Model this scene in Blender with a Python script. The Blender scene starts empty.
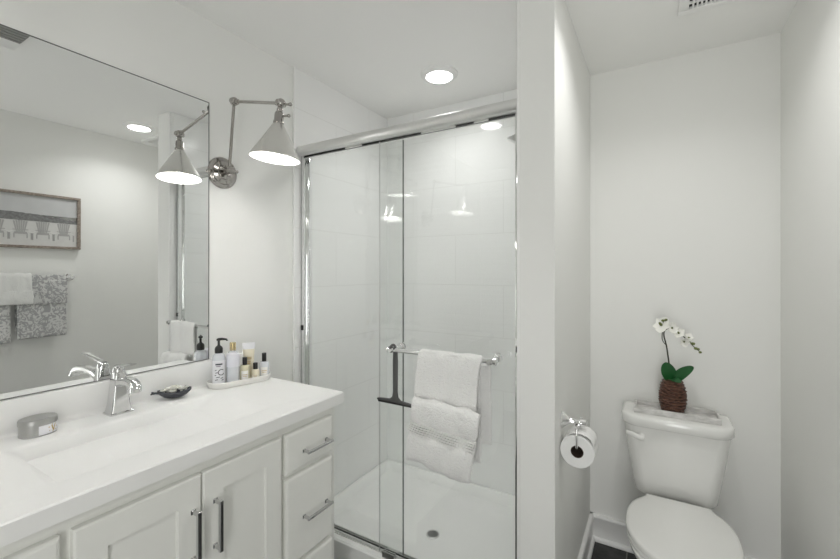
import bpy, bmesh, math, random
from mathutils import Vector, Matrix, noise
random.seed(7)
S = bpy.context.scene
COL = S.collection
PI = math.pi

# ------------------------------------------------------------------ camera, world, lights, exposure
cd = bpy.data.cameras.new('camera')
cam = bpy.data.objects.new('camera', cd)
COL.objects.link(cam)
cam.location = (1.5773, 0.0, 1.4097)
cam.rotation_euler = (PI / 2, 0, 0.5305)
cd.sensor_width = 36.0
cd.lens = 36.0 * 401.37 / 840.0
cd.shift_y = -(279.5 - 270.64) / 840.0
cd.clip_start = 0.02
S.camera = cam

LENS_POWER = 14.5        # radiance of the recessed light lenses
DOWN_POWER = (2.0, 2.8, 1.4)   # watts thrown down by the recessed lights over the shower, the nook and the vanity
BULB_POWER = 31.0        # radiance of the sconce bulbs
w = bpy.data.worlds.new('world')
S.world = w
w.use_nodes = True
w.node_tree.nodes['Background'].inputs[0].default_value = (1.0, 1.0, 0.985, 1)
w.node_tree.nodes['Background'].inputs[1].default_value = 0.15


# added fill light, set in an unseen opening behind the photographer
dl = bpy.data.lights.new('doorway_fill_light', 'AREA')
dl.shape = 'RECTANGLE'
dl.size, dl.size_y = 0.44, 2.0
dl.energy = 16.0
dl.color = (1.0, 1.0, 0.985)
do = bpy.data.objects.new('doorway_fill_light', dl)
do.location = (1.79, -1.06, 1.02)
do.rotation_euler = (PI / 2, 0, 0)
COL.objects.link(do)

S.view_settings.view_transform = 'Standard'
S.view_settings.look = 'None'
S.view_settings.gamma = 1.0
S.view_settings.exposure = 0.07
S.view_settings.use_curve_mapping = False
S.cycles.max_bounces = 16
S.cycles.diffuse_bounces = 8
S.cycles.glossy_bounces = 8
S.cycles.transparent_max_bounces = 24
S.cycles.use_denoising = True
S.cycles.sample_clamp_indirect = 40.0


# ------------------------------------------------------------------ materials
def nt(name):
    m = bpy.data.materials.new(name)
    m.use_nodes = True
    return m, m.node_tree.nodes, m.node_tree.links, m.node_tree.nodes['Principled BSDF']


def mat(name, col, rough=0.5, metal=0.0, var=0.0, vscale=8.0, bump=0.0, bscale=60.0, coat=0.0, sheen=0.0, spec=0.5):
    m, N, L, P = nt(name)
    P.inputs['Base Color'].default_value = (*col, 1)
    P.inputs['Roughness'].default_value = rough
    P.inputs['Metallic'].default_value = metal
    P.inputs['Specular IOR Level'].default_value = spec
    P.inputs['Coat Weight'].default_value = coat
    P.inputs['Coat Roughness'].default_value = 0.06
    P.inputs['Sheen Weight'].default_value = sheen
    tc = N.new('ShaderNodeTexCoord')
    nz = N.new('ShaderNodeTexNoise')
    nz.inputs['Scale'].default_value = vscale
    nz.inputs['Detail'].default_value = 4
    L.new(tc.outputs['Object'], nz.inputs['Vector'])
    mx = N.new('ShaderNodeMix')
    mx.data_type = 'RGBA'
    mx.inputs['A'].default_value = (*[c * (1 - var) for c in col], 1)
    mx.inputs['B'].default_value = (*[min(1, c * (1 + var)) for c in col], 1)
    L.new(nz.outputs['Fac'], mx.inputs['Factor'])
    L.new(mx.outputs['Result'], P.inputs['Base Color'])
    if bump:
        b2 = N.new('ShaderNodeTexNoise')
        b2.inputs['Scale'].default_value = bscale
        b2.inputs['Detail'].default_value = 3
        L.new(tc.outputs['Object'], b2.inputs['Vector'])
        bp = N.new('ShaderNodeBump')
        bp.inputs['Strength'].default_value = bump
        bp.inputs['Distance'].default_value = 0.004
        L.new(b2.outputs['Fac'], bp.inputs['Height'])
        L.new(bp.outputs['Normal'], P.inputs['Normal'])
    return m


def emit(name, col, strength):
    m, N, L, P = nt(name)
    P.inputs['Base Color'].default_value = (0.9, 0.9, 0.9, 1)
    P.inputs['Emission Color'].default_value = (*col, 1)
    P.inputs['Emission Strength'].default_value = strength
    return m


def tile_mat(name, axis):
    """large glossy white wall tiles with a fine horizontal ripple; axis: which coordinate runs along the wall"""
    m, N, L, P = nt(name)
    tc = N.new('ShaderNodeTexCoord')
    sp = N.new('ShaderNodeSeparateXYZ')
    L.new(tc.outputs['Object'], sp.inputs[0])
    sub = N.new('ShaderNodeMath')
    sub.operation = 'SUBTRACT'
    sub.inputs[1].default_value = 0.105
    L.new(sp.outputs['Z'], sub.inputs[0])
    add = N.new('ShaderNodeMath')
    add.operation = 'ADD'
    add.inputs[1].default_value = 0.40
    L.new(sp.outputs[axis], add.inputs[0])
    cb = N.new('ShaderNodeCombineXYZ')
    L.new(add.outputs[0], cb.inputs[0])
    L.new(sub.outputs[0], cb.inputs[1])
    br = N.new('ShaderNodeTexBrick')
    br.offset = 0.5
    br.inputs['Scale'].default_value = 1.0
    br.inputs['Brick Width'].default_value = 0.61
    br.inputs['Row Height'].default_value = 0.3045
    br.inputs['Mortar Size'].default_value = 0.0016
    br.inputs['Mortar Smooth'].default_value = 0.3
    br.inputs['Color1'].default_value = (0.89, 0.892, 0.886, 1)
    br.inputs['Color2'].default_value = (0.88, 0.882, 0.876, 1)
    br.inputs['Mortar'].default_value = (0.77, 0.77, 0.755, 1)
    L.new(cb.outputs[0], br.inputs['Vector'])
    L.new(br.outputs['Color'], P.inputs['Base Color'])
    mp = N.new('ShaderNodeMapping')
    mp.inputs['Scale'].default_value = (1.6, 1.6, 55)
    L.new(tc.outputs['Object'], mp.inputs[0])
    nz = N.new('ShaderNodeTexNoise')
    nz.inputs['Scale'].default_value = 1.0
    nz.inputs['Detail'].default_value = 2
    L.new(mp.outputs[0], nz.inputs['Vector'])
    mul = N.new('ShaderNodeMath')
    mul.operation = 'MULTIPLY_ADD'
    mul.inputs[1].default_value = -0.6
    L.new(br.outputs['Fac'], mul.inputs[0])
    L.new(nz.outputs['Fac'], mul.inputs[2])
    bp = N.new('ShaderNodeBump')
    bp.inputs['Strength'].default_value = 0.22
    bp.inputs['Distance'].default_value = 0.004
    L.new(mul.outputs[0], bp.inputs['Height'])
    L.new(bp.outputs['Normal'], P.inputs['Normal'])
    P.inputs['Roughness'].default_value = 0.16
    return m


def floor_mat():
    m, N, L, P = nt('black_slate_tile')
    tc = N.new('ShaderNodeTexCoord')
    mp = N.new('ShaderNodeMapping')
    mp.inputs['Location'].default_value = (0.07, 0.02, 0)
    L.new(tc.outputs['Object'], mp.inputs[0])
    br = N.new('ShaderNodeTexBrick')
    br.offset = 0.0
    br.inputs['Scale'].default_value = 1.0
    br.inputs['Brick Width'].default_value = 0.305
    br.inputs['Row Height'].default_value = 0.305
    br.inputs['Mortar Size'].default_value = 0.003
    br.inputs['Mortar'].default_value = (0.16, 0.16, 0.15, 1)
    L.new(mp.outputs[0], br.inputs['Vector'])
    nz = N.new('ShaderNodeTexNoise')
    nz.inputs['Scale'].default_value = 14
    nz.inputs['Detail'].default_value = 8
    nz.inputs['Roughness'].default_value = 0.7
    L.new(tc.outputs['Object'], nz.inputs['Vector'])
    cr = N.new('ShaderNodeValToRGB')
    cr.color_ramp.elements[0].color = (0.006, 0.006, 0.007, 1)
    cr.color_ramp.elements[1].color = (0.06, 0.06, 0.058, 1)
    cr.color_ramp.elements[0].position = 0.38
    cr.color_ramp.elements[1].position = 0.75
    L.new(nz.outputs['Fac'], cr.inputs[0])
    L.new(cr.outputs[0], br.inputs['Color1'])
    L.new(cr.outputs[0], br.inputs['Color2'])
    L.new(br.outputs['Color'], P.inputs['Base Color'])
    bp = N.new('ShaderNodeBump')
    bp.inputs['Strength'].default_value = 0.3
    bp.inputs['Distance'].default_value = 0.004
    L.new(nz.outputs['Fac'], bp.inputs['Height'])
    L.new(bp.outputs['Normal'], P.inputs['Normal'])
    P.inputs['Roughness'].default_value = 0.4
    return m


def glass_mat(name, tint=(0.985, 0.992, 0.988), refl=0.96):
    """clear sheet glass: straight transmission plus a Fresnel (Schlick) mirror reflection"""
    m = bpy.data.materials.new(name)
    m.use_nodes = True
    N, L = m.node_tree.nodes, m.node_tree.links
    N.clear()
    out = N.new('ShaderNodeOutputMaterial')
    mix = N.new('ShaderNodeMixShader')
    tr = N.new('ShaderNodeBsdfTransparent')
    tr.inputs[0].default_value = (*tint, 1)
    gl = N.new('ShaderNodeBsdfGlossy')
    gl.inputs['Roughness'].default_value = 0.0
    gl.inputs['Color'].default_value = (1, 1, 1, 1)
    lw = N.new('ShaderNodeLayerWeight')
    lw.inputs['Blend'].default_value = 0.15
    pw = N.new('ShaderNodeMath')
    pw.operation = 'POWER'
    pw.inputs[1].default_value = 5.0
    L.new(lw.outputs['Facing'], pw.inputs[0])
    ma = N.new('ShaderNodeMath')
    ma.operation = 'MULTIPLY_ADD'
    ma.inputs[1].default_value = refl
    ma.inputs[2].default_value = 0.04
    L.new(pw.outputs[0], ma.inputs[0])
    L.new(ma.outputs[0], mix.inputs[0])
    L.new(tr.outputs[0], mix.inputs[1])
    L.new(gl.outputs[0], mix.inputs[2])
    L.new(mix.outputs[0], out.inputs[0])
    return m


def damask_mat(name, c1, c2, scale):
    """woven scroll pattern in two pale greys"""
    m, N, L, P = nt(name)
    tc = N.new('ShaderNodeTexCoord')
    nz = N.new('ShaderNodeTexNoise')
    nz.inputs['Scale'].default_value = scale
    nz.inputs['Detail'].default_value = 1.5
    nz.inputs['Distortion'].default_value = 2.6
    L.new(tc.outputs['Object'], nz.inputs['Vector'])
    cr = N.new('ShaderNodeValToRGB')
    cr.color_ramp.interpolation = 'LINEAR'
    cr.color_ramp.elements[0].position = 0.47
    cr.color_ramp.elements[0].color = (*c1, 1)
    cr.color_ramp.elements[1].position = 0.53
    cr.color_ramp.elements[1].color = (*c2, 1)
    L.new(nz.outputs['Fac'], cr.inputs[0])
    L.new(cr.outputs[0], P.inputs['Base Color'])
    P.inputs['Roughness'].default_value = 0.95
    P.inputs['Specular IOR Level'].default_value = 0.1
    bp = N.new('ShaderNodeBump')
    bp.inputs['Strength'].default_value = 0.15
    bp.inputs['Distance'].default_value = 0.003
    L.new(nz.outputs['Fac'], bp.inputs['Height'])
    L.new(bp.outputs['Normal'], P.inputs['Normal'])
    return m


def terry_mat(name, col):
    m, N, L, P = nt(name)
    tc = N.new('ShaderNodeTexCoord')
    nz = N.new('ShaderNodeTexNoise')
    nz.inputs['Scale'].default_value = 110
    nz.inputs['Detail'].default_value = 3
    L.new(tc.outputs['Object'], nz.inputs['Vector'])
    vo = N.new('ShaderNodeTexVoronoi')
    vo.inputs['Scale'].default_value = 230
    L.new(tc.outputs['Object'], vo.inputs['Vector'])
    ad = N.new('ShaderNodeMath')
    ad.operation = 'SUBTRACT'
    L.new(nz.outputs['Fac'], ad.inputs[0])
    L.new(vo.outputs['Distance'], ad.inputs[1])
    bp = N.new('ShaderNodeBump')
    bp.inputs['Strength'].default_value = 0.7
    bp.inputs['Distance'].default_value = 0.0045
    L.new(ad.outputs[0], bp.inputs['Height'])
    L.new(bp.outputs['Normal'], P.inputs['Normal'])
    P.inputs['Base Color'].default_value = (*col, 1)
    P.inputs['Roughness'].default_value = 1.0
    P.inputs['Specular IOR Level'].default_value = 0.05
    P.inputs['Sheen Weight'].default_value = 0.25
    return m


def wood_mat(name, c1, c2, sc=(3, 60, 60)):
    m, N, L, P = nt(name)
    tc = N.new('ShaderNodeTexCoord')
    mp = N.new('ShaderNodeMapping')
    mp.inputs['Scale'].default_value = sc
    L.new(tc.outputs['Object'], mp.inputs[0])
    nz = N.new('ShaderNodeTexNoise')
    nz.inputs['Scale'].default_value = 1.5
    nz.inputs['Detail'].default_value = 6
    L.new(mp.outputs[0], nz.inputs['Vector'])
    cr = N.new('ShaderNodeValToRGB')
    cr.color_ramp.elements[0].position = 0.35
    cr.color_ramp.elements[1].position = 0.65
    cr.color_ramp.elements[0].color = (*c1, 1)
    cr.color_ramp.elements[1].color = (*c2, 1)
    L.new(nz.outputs['Fac'], cr.inputs[0])
    L.new(cr.outputs[0], P.inputs['Base Color'])
    P.inputs['Roughness'].default_value = 0.55
    return m


M = {}
M['wall'] = mat('wall_paint', (0.83, 0.832, 0.812), 0.6, var=0.012, vscale=2.5, bump=0.03, bscale=220)
M['ceil'] = mat('ceiling_paint', (0.90, 0.90, 0.885), 0.7, var=0.01, vscale=2, bump=0.03, bscale=180)
M['trim'] = mat('trim_paint', (0.88, 0.88, 0.87), 0.3, var=0.01)
M['tile_l'] = tile_mat('shower_tile_side', 'Y')
M['tile_b'] = tile_mat('shower_tile_back', 'X')
M['floor'] = floor_mat()
M['pan'] = mat('white_acrylic', (0.93, 0.93, 0.92), 0.25, var=0.004)
M['top'] = mat('cultured_marble', (0.82, 0.82, 0.808), 0.30, var=0.006, vscale=4, spec=0.35)
M['cab'] = mat('cabinet_paint', (0.80, 0.802, 0.768), 0.38, var=0.012, vscale=5)
M['dark'] = mat('dark_recess', (0.03, 0.03, 0.03), 0.7)
M['chrome'] = mat('polished_chrome', (0.86, 0.86, 0.86), 0.05, 1.0)
M['nickel'] = mat('polished_nickel', (0.42, 0.40, 0.38), 0.09, 1.0)
M['shade'] = mat('brushed_nickel', (0.74, 0.73, 0.705), 0.27, 1.0, var=0.02, vscale=40)
M['alu'] = mat('bright_aluminium', (0.78, 0.78, 0.77), 0.36, 1.0, var=0.01)
M['faucet'] = mat('faucet_chrome', (0.70, 0.70, 0.70), 0.05, 1.0)
M['steel'] = mat('brushed_steel', (0.62, 0.62, 0.61), 0.32, 1.0, var=0.03, vscale=60)
M['rubber'] = mat('black_rubber', (0.012, 0.012, 0.012), 0.5)
M['glass'] = glass_mat('clear_shower_glass')
M['glass_edge'] = mat('polished_glass_edge', (0.10, 0.115, 0.11), 0.15)
M['mirror'] = mat('silvered_mirror', (0.90, 0.91, 0.905), 0.0, 1.0)
M['mirror_edge'] = mat('mirror_edge', (0.13, 0.13, 0.13), 0.3)
M['porc'] = mat('white_porcelain', (0.83, 0.83, 0.81), 0.10, var=0.004, coat=0.3)
M['seat'] = mat('white_seat_plastic', (0.82, 0.82, 0.80), 0.2, var=0.004)
M['terry'] = terry_mat('white_terry', (0.87, 0.868, 0.855))
M['damask'] = damask_mat('grey_damask', (0.40, 0.40, 0.405), (0.68, 0.68, 0.67), 26)
M['wash'] = terry_mat('white_washcloth_terry', (0.88, 0.88, 0.865))
M['paper'] = mat('tissue_paper', (0.86, 0.86, 0.85), 0.95, var=0.01, bump=0.15, bscale=120)
M['card'] = mat('cardboard_core', (0.060, 0.036, 0.024), 0.9, var=0.2)
M['frame'] = wood_mat('weathered_frame_wood', (0.20, 0.16, 0.13), (0.34, 0.29, 0.25))
M['whitewash'] = wood_mat('whitewashed_wood', (0.50, 0.49, 0.475), (0.76, 0.75, 0.735), (14, 40, 40))
M['vase'] = wood_mat('brown_woven_fibre', (0.022, 0.010, 0.007), (0.19, 0.090, 0.060), (40, 40, 160))
M['leaf'] = mat('green_leaf', (0.010, 0.095, 0.022), 0.35, var=0.25, vscale=40)
M['stem'] = mat('brown_green_stem', (0.030, 0.030, 0.016), 0.6, var=0.3, vscale=80)
M['petal'] = mat('white_petal', (0.90, 0.895, 0.85), 0.6, var=0.02)
M['bud'] = mat('green_bud', (0.14, 0.17, 0.05), 0.5, var=0.3, vscale=90)
M['throat'] = mat('yellow_throat', (0.30, 0.22, 0.04), 0.5)
M['black'] = mat('black_plastic', (0.010, 0.010, 0.010), 0.28)
M['ceramic'] = mat('cream_ceramic', (0.86, 0.85, 0.82), 0.3, var=0.01)
M['cream'] = mat('cream_liquid', (0.74, 0.69, 0.55), 0.4, var=0.02)
M['amberliq'] = mat('pale_olive_liquid', (0.58, 0.55, 0.40), 0.25)
M['clearp'] = mat('frosted_clear_plastic', (0.70, 0.72, 0.76), 0.12, coat=0.5)
M['label'] = mat('white_label', (0.80, 0.80, 0.83), 0.5)
M['blueish'] = mat('pale_lilac_label', (0.74, 0.74, 0.80), 0.4)
M['ink'] = mat('dark_print', (0.05, 0.055, 0.07), 0.6)
M['gold'] = mat('brass_cap', (0.62, 0.50, 0.28), 0.25, 1.0)
M['goldink'] = mat('gold_print', (0.50, 0.36, 0.12), 0.5)
M['dish'] = mat('slate_blue_glaze', (0.055, 0.058, 0.070), 0.25, var=0.15, vscale=60)
M['soap'] = mat('white_soap', (0.82, 0.81, 0.76), 0.5)
M['tin'] = mat('brushed_tin', (0.42, 0.42, 0.41), 0.33, 0.8, var=0.03, vscale=50)
M['sq'] = mat('squeegee_rubber', (0.075, 0.075, 0.075), 0.45)
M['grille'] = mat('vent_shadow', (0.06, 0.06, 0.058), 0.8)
M['greyvent'] = mat('grey_louvre', (0.36, 0.36, 0.345), 0.6, var=0.05)
M['lens'] = emit('light_lens', (1.0, 0.99, 0.97), LENS_POWER)
M['bulb'] = emit('lamp_bulb', (1.0, 0.985, 0.95), BULB_POWER)
M['shade_in'] = mat('white_enamel', (0.92, 0.92, 0.91), 0.5)
M['sky'] = mat('print_sky', (0.56, 0.565, 0.57), 0.5, var=0.12, vscale=9)
M['trees'] = mat('print_trees', (0.20, 0.20, 0.20), 0.6, var=0.7, vscale=70)
M['sand'] = mat('print_sand', (0.66, 0.655, 0.64), 0.6, var=0.08, vscale=30)
M['chairp'] = mat('print_chair', (0.42, 0.415, 0.41), 0.6)
M['pull'] = mat('polished_pull_nickel', (0.60, 0.60, 0.60), 0.08, 1.0)
M['chairl'] = mat('print_chair_light', (0.74, 0.73, 0.72), 0.6)

# ------------------------------------------------------------------ mesh helpers
ORG = {}


def origin_of(p):
    return ORG.get(p.name, Vector((0, 0, 0))) if p else Vector((0, 0, 0))


def thing(name, label, cat, loc, group=None):
    o = bpy.data.objects.new(name, None)
    o.empty_display_size = 0.05
    COL.objects.link(o)
    o.location = loc
    ORG[o.name] = Vector(loc)
    o['label'] = label
    o['category'] = cat
    if group:
        o['group'] = group
    return o


def obj(name, bm, mats, parent=None, smooth=True, angle=35, base=None):
    """link a bmesh (built in room coordinates) as ONE mesh object"""
    bmesh.ops.recalc_face_normals(bm, faces=bm.faces[:])
    org = origin_of(parent)
    if parent is None and base is not None:
        org = Vector(base)
    bmesh.ops.translate(bm, verts=bm.verts[:], vec=-org)
    me = bpy.data.meshes.new(name)
    bm.to_mesh(me)
    bm.free()
    for m in (mats if isinstance(mats, (list, tuple)) else [mats]):
        me.materials.append(m)
    if smooth:
        me.shade_smooth()
        try:
            me.set_sharp_from_angle(angle=math.radians(angle))
        except Exception:
            pass
    o = bpy.data.objects.new(name, me)
    COL.objects.link(o)
    if parent is not None:
        o.parent = parent
        ORG[o.name] = org
    elif base is not None:
        o.location = base
        ORG[o.name] = Vector(base)
    return o


def tag(o, label, cat, group=None):
    o['label'] = label
    o['category'] = cat
    if group:
        o['group'] = group
    return o


def struct(name, bm, m, label=None):
    o = obj(name, bm, m)
    o['kind'] = 'structure'
    if label:
        o['label'] = label
    return o


def nb():
    return bmesh.new()


def box(bm, a, b, bev=0.0, mi=0, seg=2):
    vs = [bm.verts.new((x, y, z)) for x in (a[0], b[0]) for y in (a[1], b[1]) for z in (a[2], b[2])]
    q = [(0, 1, 3, 2), (4, 6, 7, 5), (0, 4, 5, 1), (2, 3, 7, 6), (0, 2, 6, 4), (1, 5, 7, 3)]
    fs = [bm.faces.new([vs[i] for i in f]) for f in q]
    for f in fs:
        f.material_index = mi
    if bev:
        es = list({e for f in fs for e in f.edges})
        r = bmesh.ops.bevel(bm, geom=es, offset=bev, segments=seg, affect='EDGES', profile=0.5)
        for f in r['faces']:
            f.material_index = mi
    return fs


def loft(bm, rings, cap0=True, cap1=True, closed=True, mi=0):
    R = [[bm.verts.new(p) for p in r] for r in rings]
    n = len(R[0])
    for i in range(len(R) - 1):
        for j in range(n if closed else n - 1):
            k = (j + 1) % n
            f = bm.faces.new((R[i][j], R[i][k], R[i + 1][k], R[i + 1][j]))
            f.material_index = mi
    if closed and cap0:
        bm.faces.new(R[0]).material_index = mi
    if closed and cap1:
        bm.faces.new(R[-1]).material_index = mi
    return R


def frame_axes(d):
    d = Vector(d).normalized()
    u = d.orthogonal().normalized()
    return u, d.cross(u)


def lathe(bm, prof, c=(0, 0, 0), axis=(0, 0, 1), n=32, mi=0, cap0=True, cap1=True):
    """prof: list of (radius, height along axis)"""
    a = Vector(axis).normalized()
    u, v = frame_axes(a)
    c = Vector(c)
    rings = []
    for r, h in prof:
        r = max(r, 1e-5)
        rings.append([c + a * h + (u * math.cos(2 * PI * k / n) + v * math.sin(2 * PI * k / n)) * r for k in range(n)])
    loft(bm, rings, cap0, cap1, mi=mi)


def tube(bm, pts, r, n=12, mi=0):
    pts = [Vector(p) for p in pts]
    rs = r if isinstance(r, (list, tuple)) else [r] * len(pts)
    u = None
    rings = []
    for i, p in enumerate(pts):
        d = (pts[min(i + 1, len(pts) - 1)] - pts[max(i - 1, 0)]).normalized()
        if u is None:
            u = d.orthogonal().normalized()
        u = (u - d * u.dot(d)).normalized()
        v = d.cross(u)
        rings.append([p + (u * math.cos(2 * PI * k / n) + v * math.sin(2 * PI * k / n)) * rs[i] for k in range(n)])
    loft(bm, rings, mi=mi)


def ball(bm, c, r, n=16, mi=0, sz=(1, 1, 1)):
    prof = []
    m = n // 2
    rings = []
    for i in range(1, m):
        t = PI * i / m
        rings.append([Vector(c) + Vector((math.sin(t) * math.cos(2 * PI * k / n) * r * sz[0],
                                          math.sin(t) * math.sin(2 * PI * k / n) * r * sz[1],
                                          -math.cos(t) * r * sz[2])) for k in range(n)])
    loft(bm, rings, mi=mi)


def smooth_pts(P, k=6):
    P = [Vector(p) for p in P]
    out = []
    for i in range(len(P) - 1):
        p0, p1, p2, p3 = P[max(i - 1, 0)], P[i], P[i + 1], P[min(i + 2, len(P) - 1)]
        for s in range(k):
            t = s / k
            out.append(0.5 * ((2 * p1) + (-p0 + p2) * t + (2 * p0 - 5 * p1 + 4 * p2 - p3) * t * t + (-p0 + 3 * p1 - 3 * p2 + p3) * t ** 3))
    out.append(P[-1])
    return out


def extrude_profile(bm, prof, p0, p1, up=(0, 0, 1), out=(1, 0, 0), mi=0):
    """prof points (o, z): o along 'out', z along 'up'; swept straight from p0 to p1"""
    up, out = Vector(up), Vector(out)
    rings = [[Vector(p) + out * o + up * z for o, z in prof] for p in (p0, p1)]
    loft(bm, rings, mi=mi)


def superring(cx, cy, z, hx, hy, e=4.0, n=64, back=None):
    pts = []
    for k in range(n):
        t = 2 * PI * k / n
        c, s = math.cos(t), math.sin(t)
        pts.append(Vector((cx + hx * math.copysign(abs(c) ** (2 / e), c), cy + hy * math.copysign(abs(s) ** (2 / e), s), z)))
    return pts


def copy_tree(o, parent=None, name=None):
    c = o.copy()
    COL.objects.link(c)
    if parent is not None:
        c.parent = parent
    for ch in list(o.children):
        copy_tree(ch, c)
    return c


# ------------------------------------------------------------------ room shell
H = 2.44
XR, YB = 2.045, 2.288            # right wall, back wall of the toilet nook
XL, XP, YP = 1.148, 1.280, 1.422  # partition between shower and nook, its front face
YS = 2.242                       # back wall of the shower
YF = -1.0                        # wall behind the photographer, its opening added for the fill light

bm = nb(); box(bm, (-0.15, YF - 0.6, -0.1), (XR + 0.12, YB + 0.15, 0)); struct('floor', bm, M['floor'], 'black slate tile floor')
bm = nb(); box(bm, (-0.15, YF - 0.12, H), (XR + 0.12, YB + 0.15, H + 0.1)); struct('ceiling', bm, M['ceil'], 'white painted ceiling')
bm = nb(); box(bm, (-0.12, YF - 0.12, 0), (-0.004, YB + 0.15, H)); struct('wall_left', bm, M['wall'], 'pale grey wall behind the vanity mirror')
bm = nb(); box(bm, (XR, YF - 0.12, 0), (XR + 0.12, YB + 0.15, H)); struct('wall_right', bm, M['wall'], 'pale grey wall right of the toilet')
bm = nb(); box(bm, (-0.004, YB, 0), (XR, YB + 0.15, H)); struct('wall_back', bm, M['wall'], 'pale grey wall behind the toilet')
bm = nb(); box(bm, (XL + 0.008, YP, 0), (XP, YB, H), 0.002, seg=1); struct('wall_partition', bm, M['wall'], 'wall end between the shower and the toilet nook')
bm = nb()
box(bm, (-0.004, YF - 0.12, 0), (1.545, YF, H))
box(bm, (1.545, YF - 0.12, 2.05), (XR - 0.02, YF, H))
box(bm, (XR - 0.02, YF - 0.12, 0), (XR, YF, H))
struct('wall_front', bm, M['wall'])
# tile faces inside the shower
bm = nb(); box(bm, (-0.004, 1.432, 0.10), (0.004, YS, H)); struct('wall_shower_left', bm, M['tile_l'], 'white tiled left wall of the shower')
bm = nb(); box(bm, (-0.004, YS, 0.10), (XL + 0.01, YB, H)); struct('wall_shower_back', bm, M['tile_b'], 'white tiled back wall of the shower')
bm = nb(); box(bm, (XL, 1.45, 0.10), (XL + 0.01, YS, H)); struct('wall_shower_right', bm, M['tile_l'], 'white tiled right wall of the shower')
bm = nb(); box(bm, (-0.004, 1.424, 0.10), (0.006, 1.434, H), 0.002); struct('trim_1', bm, M['trim'], 'white tile edge trim left of the shower')
bm = nb(); box(bm, (XL - 0.002, 1.424, 0.10), (XL + 0.010, 1.452, H), 0.002); struct('trim_2', bm, M['trim'], 'white edge trim on the partition beside the shower door')

# baseboards
BP = [(0, 0), (0.026, 0), (0.027, 0.010), (0.022, 0.018), (0.014, 0.021), (0.014, 0.112), (0.018, 0.116), (0.019, 0.127), (0.014, 0.134), (0, 0.134)]


def baseboard(name, p0, p1, out, label):
    bm = nb()
    extrude_profile(bm, BP, p0, p1, out=out)
    o = obj(name, bm, M['trim'], angle=50)
    o['kind'] = 'structure'
    o['label'] = label


baseboard('baseboard_back', (XP, YB, 0), (XR, YB, 0), (0, -1, 0), 'white baseboard on the wall behind the toilet')
baseboard('baseboard_left', (XP, YP, 0), (XP, YB, 0), (1, 0, 0), 'white baseboard on the partition left of the toilet')
baseboard('baseboard_right', (XR, YF, 0), (XR, YB, 0), (-1, 0, 0), 'white baseboard on the right wall')
baseboard('baseboard_front', (XL, YP, 0), (XP, YP, 0), (0, -1, 0), 'white baseboard on the partition end')

# ------------------------------------------------------------------ shower pan
t = thing('shower_pan', 'white acrylic shower pan on the shower floor', 'shower pan', (0.57, 1.84, 0))
bm = nb()
x0, x1, y0, y1 = 0.004, XL, 1.447, YS
zr, zf = 0.1325, 0.066


def rrect(xa, xb, ya, yb, z, r, n=6):
    pts = []
    for cx, cy, a0 in ((xb - r, yb - r, 0), (xa + r, yb - r, PI / 2), (xa + r, ya + r, PI), (xb - r, ya + r, 1.5 * PI)):
        for k in range(n + 1):
            a = a0 + PI / 2 * k / n
            pts.append(Vector((cx + r * math.cos(a), cy + r * math.sin(a), z)))
    return pts


rings = [rrect(x0, x1, y0, y1, 0.0, 0.004), rrect(x0, x1, y0, y1, zr - 0.008, 0.004), rrect(x0 + 0.003, x1 - 0.003, y0 + 0.006, y1 - 0.003, zr, 0.004),
         rrect(x0 + 0.014, x1 - 0.014, y0 + 0.085, y1 - 0.014, zr, 0.015), rrect(x0 + 0.020, x1 - 0.020, y0 + 0.092, y1 - 0.020, zr - 0.006, 0.02),
         rrect(x0 + 0.045, x1 - 0.045, y0 + 0.11, y1 - 0.045, zf + 0.018, 0.04), rrect(x0 + 0.075, x1 - 0.075, y0 + 0.135, y1 - 0.075, zf + 0.004, 0.05),
         rrect(x0 + 0.12, x1 - 0.12, y0 + 0.17, y1 - 0.12, zf, 0.06), rrect(0.545, 0.645, 1.755, 1.855, zf - 0.008, 0.049)]
loft(bm, rings)
obj('pan_body', bm, M['pan'], t, angle=30)
bm = nb()
c = (0.594, 1.806, zf - 0.008)
lathe(bm, [(0.034, 0), (0.034, 0.004), (0.031, 0.0055), (0.029, 0.004), (0.0, 0.0038)], c, n=32)
d = obj('drain', bm, M['steel'], t)
bm = nb()
for k in range(-3, 4):
    hw = math.sqrt(max(0.0, 0.026 ** 2 - (k * 0.0075) ** 2))
    if hw > 0.006:
        x = c[0] + k * 0.0075
        box(bm, (x - 0.002, c[1] - hw, c[2] + 0.003), (x + 0.002, c[1] + hw, c[2] + 0.0046))
obj('drain_slots', bm, M['rubber'], d, smooth=False)

# ------------------------------------------------------------------ shower enclosure
t = thing('shower_door', 'frameless sliding glass shower door under a chrome header rail', 'shower door', (0.57, 1.48, 0.13))
bm = nb()
prof = []
for k in range(11):
    a = PI * 0.5 + PI * k / 10
    prof.append((1.462 + 0.024 * math.cos(a), 2.022 + 0.024 * math.sin(a)))
prof = [(1.515, 2.046)] + prof + [(1.478, 1.998), (1.515, 1.998)]
loft(bm, [[Vector((x, y, z)) for y, z in prof] for x in (0.006, XL - 0.003)])
obj('header_rail', bm, M['alu'], t, angle=40)
bm = nb(); box(bm, (0.012, 1.476, 1.992), (XL - 0.008, 1.488, 1.999)); obj('header_strip', bm, M['rubber'], t, smooth=False)  # thin dark strip along the underside of the header rail
bm = nb()
for xa, xb in ((0.30, 0.40), (0.72, 0.88), (0.96, 1.02)):
    box(bm, (xa, 1.470, 1.990), (xb, 1.474, 1.998))
obj('roller_hanger', bm, M['alu'], t, smooth=False)
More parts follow.
